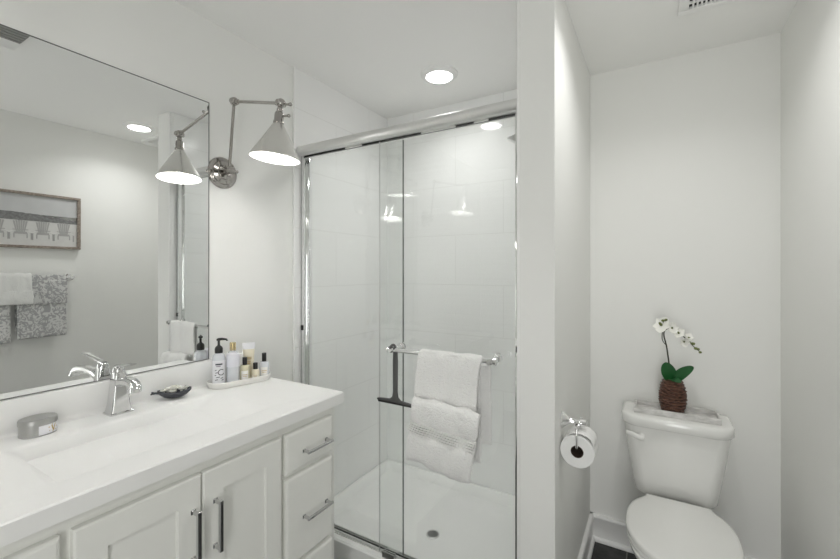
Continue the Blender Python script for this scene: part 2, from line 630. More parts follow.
for xa, xb in ((0.006, 0.026), (XL - 0.022, XL - 0.003)):
    bm = nb()
    box(bm, (xa, 1.470, 0.133), (xb, 1.476, 1.998), 0.001)
    box(bm, (xa, 1.508, 0.133), (xb, 1.514, 1.998), 0.001)
    ex = (xa, xa + 0.003) if xa < 0.5 else (xb - 0.003, xb)
    box(bm, (ex[0], 1.470, 0.133), (ex[1], 1.514, 1.998))
    j = obj('jamb_channel', bm, M['chrome'], t, angle=30)
    bm = nb()
    xm = (xa + xb) / 2
    box(bm, (xm - 0.006, 1.464, 1.105), (xm + 0.006, 1.474, 1.130), 0.002)
    obj('bumper', bm, M['rubber'], j)
bm = nb()
box(bm, (0.006, 1.476, 0.1325), (XL - 0.003, 1.520, 0.138))
box(bm, (0.006, 1.481, 0.138), (XL - 0.003, 1.486, 0.146))
box(bm, (0.006, 1.510, 0.138), (XL - 0.003, 1.514, 0.146))
obj('bottom_track', bm, M['alu'], t, smooth=False)
bm = nb(); box(bm, (0.006, 1.4868, 0.138), (XL - 0.003, 1.4945, 0.147)); obj('track_seal', bm, M['rubber'], t, smooth=False)
bm = nb()
box(bm, (0.525, 1.458, 0.138), (0.590, 1.462, 0.160), 0.001)
box(bm, (0.525, 1.470, 0.138), (0.590, 1.474, 0.160), 0.001)
box(bm, (0.525, 1.494, 0.138), (0.590, 1.509, 0.150), 0.001)
box(bm, (0.525, 1.458, 0.1325), (0.590, 1.509, 0.140), 0.001)
obj('door_guide', bm, M['steel'], t, smooth=False)
bm = nb(); box(bm, (0.012, 1.497, 0.147), (0.612, 1.503, 1.992), 0.0008, seg=1)
g1 = obj('glass_panel', bm, M['glass'], t, smooth=False)
bm = nb(); box(bm, (0.6095, 1.4965, 0.147), (0.6125, 1.5035, 1.99)); obj('panel_edge', bm, M['glass_edge'], g1, smooth=False)
bm = nb(); box(bm, (0.508, 1.462, 0.148), (1.128, 1.468, 1.992), 0.0008, seg=1)
g2 = obj('glass_panel', bm, M['glass'], t, smooth=False)
bm = nb(); box(bm, (0.5072, 1.4615, 0.148), (0.5084, 1.4685, 1.99)); obj('panel_edge', bm, M['steel'], g2, smooth=False)
# towel bar on the outer panel
BY, BZ = 1.385, 1.080
bm = nb()
tube(bm, [(0.618, BY, BZ), (1.072, BY, BZ)], 0.0085, 16)
for x in (0.627, 1.060):
    lathe(bm, [(0.017, 0), (0.017, 0.005), (0.012, 0.010), (0.0085, 0.016), (0.0085, 0.070), (0.0125, 0.074), (0.0125, 0.088), (0.009, 0.092)], (x, 1.462, BZ), (0, -1, 0), 20)
    lathe(bm, [(0.016, 0), (0.016, 0.005), (0.012, 0.009), (0.0, 0.010)], (x, 1.468, BZ), (0, 1, 0), 20)
for x, s in ((0.618, -1), (1.072, 1)):
    lathe(bm, [(0.0085, 0), (0.013, 0.002), (0.013, 0.010), (0.008, 0.014)], (x, BY, BZ), (s, 0, 0), 16)
obj('towel_bar', bm, M['chrome'], g2)

# squeegee hanging from the left end of the bar
t = thing('shower_squeegee', 'black squeegee hanging from the left end of the shower door towel bar', 'squeegee', (0.63, 1.40, 0.86))
bm = nb()
sy = BY + 0.020
prof = [(0.011, 1.075), (0.013, 1.03), (0.0125, 0.96), (0.012, 0.90), (0.016, 0.878), (0.030, 0.866), (0.045, 0.862)]
rings = []
for hw, z in prof:
    rings.append([Vector((0.633 + hw * math.cos(2 * PI * k / 12), sy + 0.0065 * math.sin(2 * PI * k / 12), z)) for k in range(12)])
loft(bm, rings)
hook = [(0.633, sy, 1.073)] + [(0.633, BY + 0.0205 * math.cos(a), BZ + 0.0195 * math.sin(a)) for a in [PI * k / 8 for k in range(0, 8)]]
tube(bm, smooth_pts(hook, 3), 0.0055, 10)
obj('handle', bm, M['sq'], t)
bm = nb()
rings = []
for k in range(13):
    s = -1 + 2 * k / 12
    x = 0.630 + 0.088 * s
    zt = 0.866 - 0.004 * s * s - 0.004 * (s > 0) * abs(s)
    th = 0.009 * (1 - 0.25 * abs(s))
    rings.append([Vector((x, sy - 0.007, zt - th)), Vector((x, sy + 0.007, zt - th)), Vector((x, sy + 0.006, zt)), Vector((x, sy - 0.006, zt))])
loft(bm, rings)
obj('blade_holder', bm, M['sq'], t)
bm = nb(); box(bm, (0.544, sy - 0.002, 0.846), (0.716, sy + 0.002, 0.858)); obj('blade', bm, M['rubber'], t, smooth=False)


# ------------------------------------------------------------------ towels
def cloth_sheet(name, path, xa, xb, parent, m, nx=40, thick=0.009, wav=0.006, seed=0.0, wf=None, freq=16.0, sub=1, shear=None, along='x', ends=0.3, tilt=None):
    """path: list of (offset, z) in the plane across the bar; swept along the bar from xa to xb, with soft folds.
    wf(s) scales how much the folds show at path position s; shear(s) -> (dxa, dxb)"""
    P = smooth_pts([(0, a, b) for a, b in path], 6)
    n = len(P)
    bm = nb()
    rows = []
    for i, p in enumerate(P):
        s = i / (n - 1)
        d = (P[min(i + 1, n - 1)] - P[max(i - 1, 0)]).normalized()
        nrm = Vector((0, d.z, -d.y))
        sa, sb = shear(s) if shear else (0, 0)
        k = wf(s) if wf else 1.0
        row = []
        for j in range(nx + 1):
            u = j / nx
            x = xa + sa + (xb + sb - xa - sa) * u
            wv = math.sin(u * freq + seed) * 0.6 + noise.noise(Vector((u * 6 + seed, s * 3.0, seed))) * 1.1 + noise.noise(Vector((u * 22, s * 14, seed + 3))) * 0.25
            q = p + nrm * (wv * wav * k)
            x += noise.noise(Vector((seed, s * 9, u * 2))) * 0.004
            z = q.z + noise.noise(Vector((u * 5 + seed, 7, s))) * 0.005 * ends * (1 if (s < 0.05 or s > 0.95) else 0)
            if tilt:
                z += tilt(u, s)
            row.append((x, q.y, z))
        rows.append(row)
    if along == 'x':
        R = [[bm.verts.new((x, o, z)) for x, o, z in r] for r in rows]
    else:
        R = [[bm.verts.new((o, x, z)) for x, o, z in r] for r in rows]
    for i in range(n - 1):
        for j in range(nx):
            bm.faces.new((R[i][j], R[i][j + 1], R[i + 1][j + 1], R[i + 1][j]))
    o = obj(name, bm, m, parent, angle=180)
    md = o.modifiers.new('thick', 'SOLIDIFY')
    md.thickness = thick
    md.offset = 0.0
    ms = o.modifiers.new('soft', 'SUBSURF')
    ms.levels = sub
    ms.render_levels = sub
    return o


t = thing('hand_towel', 'white terry towel with a folded-up hem draped over the shower door bar', 'towel', (0.87, BY, 0.64))
yf = BY - 0.016


def lerp(a, b, s):
    return a + (b - a) * max(0.0, min(1.0, s))


# back half, behind the bar, and the front half down to the turn of the folded hem
cloth_sheet('terry_cloth',
            [(BY + 0.030, 0.685), (BY + 0.027, 0.80), (BY + 0.024, 0.95), (BY + 0.019, 1.05), (BY + 0.013, 1.083), (BY, 1.0945), (BY - 0.013, 1.084),
             (yf - 0.004, 1.05), (yf - 0.008, 0.95), (yf - 0.010, 0.84), (yf - 0.012, 0.74), (yf - 0.014, 0.70)],
            0.772, 1.036, t, M['terry'], wav=0.0065, seed=1.7, wf=lambda s: 0.3 if 0.38 < s < 0.53 else 1.0,
            shear=lambda s: ((0.03, -0.022) if s < 0.3 else (lerp(0.02, 0.0, (s - 0.3) / 0.2), lerp(-0.022, 0.0, (s - 0.3) / 0.2)) if s < 0.5 else (lerp(0, -0.030, (s - 0.5) / 0.4), lerp(0, -0.030, (s - 0.5) / 0.4))))


def hem_tilt(u, s):
    """the folded hem hangs a little crooked: higher at its left end"""
    return lerp(0.052, 0.010, u) * (1 - s) + lerp(0.010, -0.004, u) * s


cloth_sheet('folded_hem',
            [(yf - 0.016, 0.73), (yf - 0.020, 0.66), (yf - 0.030, 0.634), (yf - 0.044, 0.650), (yf - 0.050, 0.69), (yf - 0.049, 0.735), (yf - 0.041, 0.757), (yf - 0.040, 0.80),
             (yf - 0.047, 0.818), (yf - 0.049, 0.86), (yf - 0.044, 0.890), (yf - 0.032, 0.902), (yf - 0.022, 0.890)],
            0.768, 1.040, t, M['terry'], wav=0.0085, seed=5.1, thick=0.015, freq=15.0, nx=44,
            wf=lambda s: 0.35 if 0.50 < s < 0.64 else 1.0, tilt=hem_tilt,
            shear=lambda s: (lerp(-0.034, 0, (s - 0.15) / 0.6), lerp(-0.040, 0, (s - 0.15) / 0.6)))
# woven border band across the folded hem
bm = nb()
for k in range(5):
    z = 0.758 + 0.010 * k
    s_ = 0.45 + 0.04 * k
    rings = []
    for j in range(25):
        u = j / 24
        x = lerp(0.748, 1.020, u) + 0.003 * k
        yy = yf - 0.0535 - 0.0025 * math.sin(u * 15 + 5.1)
        zz = z + hem_tilt(u, s_)
        rings.append([Vector((x, yy - 0.002, zz - 0.0022)), Vector((x, yy + 0.012, zz - 0.0032)), Vector((x, yy + 0.012, zz + 0.0032)), Vector((x, yy - 0.002, zz + 0.0022))])
    loft(bm, rings)
obj('border_band', bm, M['terry'], t)
cloth_sheet('back_fold', [(BY + 0.026, 1.060), (BY + 0.036, 1.03), (BY + 0.040, 0.90), (BY + 0.042, 0.80), (BY + 0.042, 0.758)], 0.84, 1.050, t, M['terry'], wav=0.003, seed=8.2, nx=20, thick=0.013)

# ------------------------------------------------------------------ recessed ceiling lights
t = thing('recessed_light', 'round white recessed ceiling light above the shower', 'ceiling light', (0.600, 1.866, H))


def recessed(t, c):
    bm = nb()
    lathe(bm, [(0.098, 0.0), (0.097, -0.006), (0.090, -0.011), (0.070, -0.018), (0.0665, -0.012), (0.0665, 0.0)], c, n=48)
    obj('trim_ring', bm, M['trim'], t)
    bm = nb()
    lathe(bm, [(0.066, -0.010), (0.060, -0.016), (0.042, -0.020), (0.0, -0.0215)], c, n=48, cap1=True)
    obj('lens', bm, M['lens'], t)
    l = bpy.data.lights.new('downlight', 'AREA')
    l.shape = 'DISK'
    l.size = 0.13
    l.energy = DOWN_POWER[0]
    l.spread = math.radians(140)
    l.color = (1.0, 0.995, 0.98)
    lo = bpy.data.objects.new('downlight', l)
    COL.objects.link(lo)
    lo.parent = t
    lo.location = (0, 0, -0.024)


recessed(t, (0.600, 1.866, H))
l2 = copy_tree(t)
l2.location = (1.618, 1.463, H)
l2['label'] = 'round recessed ceiling light in front of the toilet nook, seen in the mirror'

l3 = copy_tree(t)
for lt, watts in ((l2, DOWN_POWER[1]), (l3, DOWN_POWER[2])):
    for ch in lt.children:
        if ch.type == 'LIGHT':
            ch.data = ch.data.copy()
            ch.data.energy = watts

l3.location = (0.580, 0.245, H)
l3['label'] = 'round recessed ceiling light over the vanity, reflected high in the shower glass'

# ------------------------------------------------------------------ ceiling vents
t = thing('exhaust_vent', 'square white ceiling exhaust grille above the toilet', 'vent', (1.80, 1.77, H))
bm = nb()
a0, a1, b0, b1 = 1.655, 1.945, 1.625, 1.915
for p, q in (((a0, b0), (a1, b0 + 0.034)), ((a0, b1 - 0.034), (a1, b1)), ((a0, b0 + 0.034), (a0 + 0.034, b1 - 0.034)), ((a1 - 0.034, b0 + 0.034), (a1, b1 - 0.034))):
    box(bm, (p[0], p[1], H - 0.014), (q[0], q[1], H + 0.001), 0.002)
obj('frame', bm, M['trim'], t)
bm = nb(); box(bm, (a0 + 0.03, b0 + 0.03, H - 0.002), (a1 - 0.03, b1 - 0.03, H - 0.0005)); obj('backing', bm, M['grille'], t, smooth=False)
bm = nb()
n = 16
for k in range(1, n):
    x = a0 + 0.034 + (a1 - a0 - 0.068) * k / n
    box(bm, (x - 0.003, b0 + 0.034, H - 0.011), (x + 0.003, b1 - 0.034, H - 0.003))
for k in range(1, 6):
    y = b0 + 0.034 + (b1 - b0 - 0.068) * k / 6
    box(bm, (a0 + 0.034, y - 0.0035, H - 0.0115), (a1 - 0.034, y + 0.0035, H - 0.0035))
obj('grille', bm, M['trim'], t, smooth=False)

t = thing('ceiling_register', 'ceiling vent with a grey louvre, seen in the top left corner of the mirror', 'vent', (0.80, 0.52, H))
bm = nb()
a0, a1, b0, b1 = 0.60, 0.995, 0.37, 0.653
box(bm, (a0, b0, H - 0.012), (a1, b1, H + 0.001), 0.003)
obj('frame', bm, M['trim'], t)
bm = nb(); box(bm, (a0 + 0.03, b0 + 0.03, H - 0.0145), (0.882, b1 - 0.006, H - 0.011)); obj('backing', bm, M['greyvent'], t, smooth=False)
bm = nb()
for k in range(9):
    x = a0 + 0.045 + 0.028 * k
    box(bm, (x, b0 + 0.034, H - 0.019), (x + 0.012, b1 - 0.010, H - 0.0135))
obj('louvre', bm, M['greyvent'], t, smooth=False)

# ------------------------------------------------------------------ vanity
t = thing('vanity_cabinet', 'pale grey bathroom vanity cabinet with shaker doors and side drawers', 'cabinet', (0.255, 0.6325, 0))
VY0, VY1, VX, VZ = 0.100, 1.165, 0.510, 0.903
bm = nb()
box(bm, (0.0, VY1 - 0.018, 0.0), (VX, VY1, VZ))
box(bm, (0.0, VY0, 0.0), (VX, VY0 + 0.018, VZ))
box(bm, (0.0, VY0 + 0.018, 0.10), (VX - 0.02, VY1 - 0.018, 0.118))
box(bm, (0.0, VY0 + 0.018, 0.118), (0.012, VY1 - 0.018, VZ))
box(bm, (VX - 0.09, VY0 + 0.018, 0.0), (VX - 0.075, VY1 - 0.018, 0.10))
obj('carcass', bm, M['cab'], t, smooth=False)
bm = nb()
fx0, fx1 = VX - 0.018, VX + 0.001
box(bm, (fx0, VY0, 0.855), (fx1, VY1, VZ))
box(bm, (fx0, VY0, 0.10), (fx1, VY1, 0.155))
for ya, yb in ((VY0, VY0 + 0.036), (0.325, 0.366), (0.617, 0.648), (0.885, 0.928), (VY1 - 0.036, VY1)):
    box(bm, (fx0, ya, 0.155), (fx1, yb, 0.855))
for ya, yb in ((VY0 + 0.036, 0.325), (0.928, VY1 - 0.036)):
    for z in (0.705, 0.405):
        box(bm, (fx0, ya, z), (fx1, yb, z + 0.035))
obj('face_frame', bm, M['cab'], t, smooth=False)


def pull(parent, y, z, vertical, half=0.064):
    bm = nb()
    X0, X1 = 0.531, 0.562
    k = 0.0042
    if vertical:
        for s in (-1, 1):
            zz = z + s * (half - 0.008)
            box(bm, (X0 - 0.001, y - 0.0065, zz - 0.0065), (X0 + 0.003, y + 0.0065, zz + 0.0065), 0.001, seg=1)
            box(bm, (X0, y - k, zz - k), (X1, y + k, zz + k), 0.0008, seg=1)
        box(bm, (X1 - 0.0085, y - 0.0052, z - half), (X1 + 0.001, y + 0.0052, z + half), 0.0012, seg=1)
    else:
        for s in (-1, 1):
            yy = y + s * (half - 0.008)
            box(bm, (X0 - 0.001, yy - 0.0065, z - 0.0065), (X0 + 0.003, yy + 0.0065, z + 0.0065), 0.001, seg=1)
            box(bm, (X0, yy - k, z - k), (X1, yy + k, z + k), 0.0008, seg=1)
        box(bm, (X1 - 0.0085, y - half, z - 0.0045), (X1 + 0.001, y + half, z + 0.0045), 0.0012, seg=1)
    obj('handle', bm, M['pull'], parent, smooth=False)


def shaker_door(y0, y1, z0, z1, hy):
    bm = nb()
    xa, xb = 0.511, 0.531
    fw = 0.060
    rings = []

    def rr(ya, yb, za, zb, x):
        return [Vector((x, ya, za)), Vector((x, yb, za)), Vector((x, yb, zb)), Vector((x, ya, zb))]
    loft(bm, [rr(y0, y1, z0, z1, xa), rr(y0, y1, z0, z1, xb - 0.004), rr(y0 + 0.004, y1 - 0.004, z0 + 0.004, z1 - 0.004, xb),
              rr(y0 + fw, y1 - fw, z0 + fw + 0.006, z1 - fw - 0.006, xb), rr(y0 + fw + 0.002, y1 - fw - 0.002, z0 + fw + 0.008, z1 - fw - 0.008, xb - 0.009)])
    d = obj('door', bm, M['cab'], t, smooth=False)
    pull(d, hy, 0.715, True, 0.070)


shaker_door(0.357, 0.6300, 0.150, 0.866, 0.607)
shaker_door(0.6355, 0.898, 0.150, 0.866, 0.668)


def drawer_front(y0, y1, z0, z1, hz, hy=None):
    bm = nb()
    xa, xb = 0.511, 0.531
    rr = lambda d, x: [Vector((x, y0 + d, z0 + d)), Vector((x, y1 - d, z0 + d)), Vector((x, y1 - d, z1 - d)), Vector((x, y0 + d, z1 - d))]
    loft(bm, [rr(0, xa), rr(0, xb - 0.006), rr(0.003, xb - 0.002), rr(0.008, xb)])
    d = obj('drawer', bm, M['cab'], t, smooth=False)
    pull(d, hy or (y0 + y1) / 2 + 0.02, hz, False, 0.062)


for y0, y1 in ((0.917, 1.136), (0.130, 0.336)):
    drawer_front(y0, y1, 0.732, 0.866, 0.789)
    drawer_front(y0, y1, 0.424, 0.716, 0.562)
    drawer_front(y0, y1, 0.150, 0.408, 0.290)

# countertop with moulded sink
t = thing('vanity_countertop', 'glossy white vanity countertop with moulded rectangular sink and backsplash', 'countertop', (0.27, 0.6325, 0.903))
ZC = 0.945
CY0, CY1, CX = 0.081, 1.184, 0.544
bm = nb()


def rr4(x0, x1, y0, y1, z, r):
    return rrect(x0, x1, y0, y1, z, r, 4)


rim = (0.125, 0.442, 0.350, 0.925)
rings = [rr4(0.0, CX, CY0, CY1, 0.903, 0.004), rr4(0.0, CX, CY0, CY1, ZC - 0.004, 0.004), rr4(0.0, CX - 0.004, CY0 + 0.004, CY1 - 0.004, ZC, 0.004),
         rr4(rim[0] - 0.006, rim[1] + 0.006, rim[2] - 0.008, rim[3] + 0.008, ZC, 0.02),
         rr4(rim[0], rim[1], rim[2], rim[3], ZC - 0.002, 0.02),
         rr4(rim[0] + 0.006, rim[1] - 0.008, rim[2] + 0.015, rim[3] - 0.020, ZC - 0.010, 0.024),
         rr4(rim[0] + 0.018, rim[1] - 0.024, rim[2] + 0.055, rim[3] - 0.165, ZC - 0.086, 0.03),
         rr4(rim[0] + 0.026, rim[1] - 0.034, rim[2] + 0.075, rim[3] - 0.205, ZC - 0.116, 0.035),
         rr4(rim[0] + 0.050, rim[1] - 0.060, rim[2] + 0.115, rim[3] - 0.240, ZC - 0.127, 0.04),
         rr4(0.245, 0.295, 0.605, 0.655, ZC - 0.132, 0.024)]
loft(bm, rings)
obj('countertop_slab', bm, M['top'], t, angle=38)
bm = nb()
prof = [(-0.0035, ZC - 0.002), (0.022, ZC - 0.001), (0.0185, ZC + 0.002), (0.016, ZC + 0.008), (0.0150, ZC + 0.020), (0.0145, 1.0415), (0.0125, 1.0455), (-0.0035, 1.0455)]
loft(bm, [[Vector((x, y, z)) for x, z in prof] for y in (CY0, CY1)])
obj('backsplash', bm, M['top'], t, angle=40)
bm = nb(); lathe(bm, [(0.024, 0), (0.024, 0.003), (0.020, 0.005), (0.014, 0.004), (0.0, 0.006)], (0.27, 0.63, ZC - 0.132), n=28); obj('sink_drain', bm, M['chrome'], t)

# ------------------------------------------------------------------ mirror
t = thing('wall_mirror', 'large frameless wall mirror above the vanity backsplash', 'mirror', (0.0, 0.6325, 1.0475))
bm = nb()
my0, my1, mz0, mz1 = 0.284, 0.981, 1.0475, 2.098
lean = lambda z: 0.0016 * (z - mz0) / (mz1 - mz0)     # its top stands a few millimetres out from the wall
v = [bm.verts.new(p) for p in ((0, my0 + 0.002, mz0 + 0.002), (0, my1 - 0.002, mz0 + 0.002), (0, my1 - 0.002, mz1 - 0.002), (0, my0 + 0.002, mz1 - 0.002))]
f = bm.faces.new(v)
r = bmesh.ops.extrude_face_region(bm, geom=[f])
bmesh.ops.translate(bm, verts=[e for e in r['geom'] if isinstance(e, bmesh.types.BMVert)], vec=(-0.003, 0, 0))
for q in bm.verts:
    q.co.x += lean(q.co.z)
obj('mirror_glass', bm, M['mirror'], t, smooth=False)
bm = nb()
e = 0.0032
box(bm, (-0.004, my0, mz1 - e), (0.0006, my1, mz1))
box(bm, (-0.004, my0, mz0), (0.0006, my1, mz0 + 0.0016))
box(bm, (-0.004, my0, mz0), (0.0006, my0 + e, mz1))
box(bm, (-0.004, my1 - e, mz0), (0.0006, my1, mz1))
for q in bm.verts:
    q.co.x += lean(q.co.z)
obj('mirror_edge', bm, M['mirror_edge'], t, smooth=False)

# ------------------------------------------------------------------ sconces
SY = 1.040
t = thing('wall_sconce', 'polished nickel swing-arm wall lamp right of the mirror with cone shade', 'wall lamp', (0, SY, 1.822), 'swing-arm wall lamps')


def V(*a):
    return Vector(a)


pc = V(-0.004, SY, 1.822)
bm = nb()
lathe(bm, [(0.066, 0), (0.066, 0.006), (0.062, 0.011), (0.050, 0.012), (0.048, 0.016), (0.030, 0.019), (0.028, 0.024), (0.014, 0.026)], pc, (1, 0, 0), 48)
bp_ = obj('wall_plate', bm, M['nickel'], t)
for k in range(2):
    a = PI / 4 + PI * k
    bm = nb()
    ball(bm, pc + V(0.014, 0.055 * math.cos(a), 0.055 * math.sin(a)), 0.005, 10)
    obj('screw', bm, M['nickel'], bp_)
piv = V(0.048, SY, 1.828)
elb = V(0.077, SY + 0.001, 2.108)
jnt = V(0.347, SY + 0.010, 2.047)
bm = nb()
tube(bm, [pc + V(0.02, 0, 0), piv], 0.010, 16)
lathe(bm, [(0.012, -0.020), (0.016, -0.017), (0.016, 0.017), (0.012, 0.020)], piv, (0, 1, 0), 20)
tube(bm, [piv + V(0, -0.034, 0), piv + V(0, -0.018, 0)], 0.004, 10)
ball(bm, piv + V(0, -0.037, 0), 0.008, 12)
tube(bm, [piv + V(0, 0.018, 0), piv + V(0, 0.032, 0)], 0.004, 10)
ball(bm, piv + V(0, 0.034, 0), 0.007, 12)
ball(bm, piv + V(0.002, 0, -0.020), 0.010, 12)
obj('pivot', bm, M['nickel'], t)
bm = nb(); tube(bm, [piv + V(0.0, 0, 0.012), elb], 0.0062, 16); obj('lower_arm', bm, M['nickel'], t)
bm = nb()
ball(bm, elb, 0.0175, 18)
lathe(bm, [(0.009, -0.017), (0.010, -0.013), (0.010, 0.013), (0.009, 0.017)], elb, (0, 1, 0), 16)
kd = (jnt - elb).normalized()
lathe(bm, [(0.0095, 0.010), (0.0095, 0.026), (0.0065, 0.030)], elb, kd, 16)
tube(bm, [elb + V(0.016, -0.014, -0.016), elb + V(0.022, -0.022, -0.016)], 0.004, 8)
ball(bm, elb + V(0.024, -0.024, -0.016), 0.0065, 10)
obj('elbow_joint', bm, M['nickel'], t)
bm = nb(); tube(bm, [elb, jnt], 0.0062, 16); obj('upper_arm', bm, M['nickel'], t)
bm = nb()
ball(bm, jnt, 0.018, 18)
lathe(bm, [(0.010, -0.019), (0.011, -0.014), (0.011, 0.014), (0.010, 0.019)], jnt, (0, 1, 0), 16)
lathe(bm, [(0.0095, 0.010), (0.0095, 0.024), (0.0065, 0.028)], jnt, -kd, 16)
tube(bm, [jnt + V(0.012, 0.006, -0.004), jnt + V(0.030, 0.014, -0.006)], 0.0045, 10)
ball(bm, jnt + V(0.034, 0.016, -0.006), 0.0075, 12)
obj('shade_joint', bm, M['nickel'], t)
# shade and its socket hang along an axis tilted a little
top = V(0.338, SY + 0.006, 1.966)
rimc = V(0.327, SY + 0.000, 1.836)
ax = (rimc - top).normalized()
bm = nb()
tube(bm, [jnt, jnt + (top - jnt) * 0.4], 0.0075, 14)
lathe(bm, [(0.008, -0.066), (0.011, -0.060), (0.011, -0.050), (0.015, -0.046), (0.0175, -0.040), (0.0175, -0.014), (0.020, -0.010), (0.020, 0.000), (0.016, 0.004)], top, ax, 24)
tube(bm, [top - ax * 0.032 + V(0.014, 0.006, 0), top - ax * 0.032 + V(0.032, 0.014, 0)], 0.0042, 10)
ball(bm, top - ax * 0.032 + V(0.035, 0.0155, 0), 0.007, 12)
obj('socket', bm, M['nickel'], t)
Ls = (rimc - top).length
RS = 0.094
bm = nb()
lathe(bm, [(0.019, -0.002), (0.022, 0.002), (RS - 0.004, Ls - 0.008), (RS, Ls - 0.004), (RS, Ls), (RS - 0.003, Ls + 0.0005)], top, ax, 56, cap0=False, cap1=False)
sh = obj('shade', bm, M['shade'], t, angle=25)
bm = nb()
lathe(bm, [(0.0185, 0.0), (0.021, 0.004), (RS - 0.006, Ls - 0.007), (RS - 0.003, Ls + 0.0004)], top, ax, 56, cap0=True, cap1=False)
obj('shade_lining', bm, M['shade_in'], sh, angle=25)
bm = nb()
bc = top + ax * 0.072
lathe(bm, [(0.013, -0.062), (0.013, -0.035), (0.022, -0.022), (0.029, -0.006), (0.030, 0.006), (0.026, 0.018), (0.016, 0.027), (0.0, 0.030)], bc, ax, 24)
obj('bulb', bm, M['bulb'], t)
s2 = copy_tree(t)
s2.location = (0, 0.150, 1.822)
jl = jnt - V(0, SY, 1.822)
tilt_m = Matrix.Translation(jl) @ Matrix.Rotation(math.radians(9.5), 4, 'X') @ Matrix.Translation(-jl)
for ch in s2.children:                     # the head of this lamp is turned a little toward the shower
    if ch.name.split('.')[0] in ('socket', 'shade', 'bulb'):
        ch.matrix_local = tilt_m
s2['label'] = 'swing-arm wall lamp left of the mirror, seen only as a reflection in the shower glass'

# ------------------------------------------------------------------ faucet
t = thing('sink_faucet', 'chrome single-lever faucet behind the sink', 'faucet', (0.060, 0.640, ZC))
bm = nb()
fx, fy = 0.056, 0.636


def rct(cx, cy, hx, hy, z, r):
    return rrect(cx - hx, cx + hx, cy - hy, cy + hy, z, r, 4)


loft(bm, [rct(fx, fy, 0.031, 0.034, ZC, 0.007), rct(fx, fy, 0.031, 0.034, ZC + 0.004, 0.007), rct(fx, fy, 0.027, 0.030, ZC + 0.007, 0.007), rct(fx + 0.0005, fy, 0.0245, 0.0255, ZC + 0.03, 0.007),
          rct(fx + 0.001, fy, 0.021, 0.0205, ZC + 0.085, 0.007), rct(fx + 0.001, fy, 0.019, 0.018, ZC + 0.118, 0.008), rct(fx, fy, 0.0175, 0.0165, ZC + 0.132, 0.009), rct(fx, fy, 0.012, 0.012, ZC + 0.141, 0.009)])
obj('body', bm, M['faucet'], t, angle=30)
bm = nb()
sp = smooth_pts([(0.060, 0, ZC + 0.092), (0.095, 0, ZC + 0.108), (0.150, 0, ZC + 0.116), (0.185, 0, ZC + 0.115), (0.207, 0, ZC + 0.109), (0.216, 0, ZC + 0.093)], 5)
rings = []
for i, p in enumerate(sp):
    s = i / (len(sp) - 1)
    d = (sp[min(i + 1, len(sp) - 1)] - sp[max(i - 1, 0)]).normalized()
    nn = Vector((-d.z, 0, d.x))
    hw, hh = 0.0150 + 0.001 * s, 0.0120 + 0.001 * s
    ring = []
    for k in range(20):
        a = 2 * PI * k / 20
        cc, ss = math.cos(a), math.sin(a)
        ring.append(Vector((p.x, fy - 0.024 * s, p.z)) + Vector((0, 1, 0)) * hw * math.copysign(abs(cc) ** 0.55, cc) + nn * hh * math.copysign(abs(ss) ** 0.55, ss))
    rings.append(ring)
loft(bm, rings)
obj('spout', bm, M['faucet'], t, angle=40)
bm = nb()
lathe(bm, [(0.0165, 0.118), (0.0175, 0.135), (0.0165, 0.146), (0.010, 0.153), (0.0, 0.155)], (fx, fy, ZC), n=24)
lv = smooth_pts([(fx - 0.012, 0, ZC + 0.149), (fx + 0.020, 0, ZC + 0.156), (fx + 0.065, 0, ZC + 0.164), (fx + 0.114, 0, ZC + 0.172)], 4)
rings = []
for i, p in enumerate(lv):
    s = i / (len(lv) - 1)
    hw, hh = 0.0095 + 0.002 * s, 0.006 - 0.0028 * s
    rings.append([Vector((p.x, fy - 0.009 * s + hw * math.cos(2 * PI * k / 16), p.z + hh * math.sin(2 * PI * k / 16))) for k in range(16)])
loft(bm, rings)
obj('lever_handle', bm, M['faucet'], t, angle=40)

# ------------------------------------------------------------------ things on the counter
# oval tin
t = thing('oval_tin', 'oval silver lidded tin on the counter left of the faucet', 'tin', (0.059, 0.436, ZC))
cx, cy = 0.059, 0.436
ov = lambda z, a, b: superring(cx, cy, z, a, b, 2.2, 48)
bm = nb()
loft(bm, [ov(ZC, 0.0335, 0.0395), ov(ZC + 0.001, 0.035, 0.041), ov(ZC + 0.036, 0.035, 0.041)])
obj('tin_body', bm, M['tin'], t)
bm = nb()
loft(bm, [ov(ZC + 0.032, 0.0365, 0.0425), ov(ZC + 0.044, 0.0365, 0.0425), ov(ZC + 0.0465, 0.035, 0.041), ov(ZC + 0.0475, 0.032, 0.038), ov(ZC + 0.0460, 0.029, 0.035)])
obj('tin_lid', bm, M['tin'], t)
bm = nb()
a_ = [math.radians(x) for x in range(-10, 69, 6)]
pt = lambda ang, k, z: V(cx + (0.0350 + k) * math.copysign(abs(math.cos(ang)) ** (2 / 2.2), math.cos(ang)), cy + (0.0410 + k) * math.copysign(abs(math.sin(ang)) ** (2 / 2.2), math.sin(ang)), z)
loft(bm, [[pt(a, 0.0, ZC + 0.004), pt(a, 0.0006, ZC + 0.004), pt(a, 0.0006, ZC + 0.029), pt(a, 0.0, ZC + 0.029)] for a in a_])
lb = obj('label_sticker', bm, M['label'], t)
bm = nb()


def stroke(bm, A, B, wd, f, k=6):
    """a printed stroke between two label points (u, v); f maps (u, v, lift) to the surface"""
    A, B = Vector((*A, 0)), Vector((*B, 0))
    d = (B - A).normalized()
    nn = Vector((-d.y, d.x, 0)) * wd / 2
    rings = []
    for i in range(k + 1):
        p = A + (B - A) * i / k
        a, b = p + nn, p - nn
        rings.append([f(a.x, a.y, 0), f(a.x, a.y, 0.0005), f(b.x, b.y, 0.0005), f(b.x, b.y, 0)])
    loft(bm, rings)


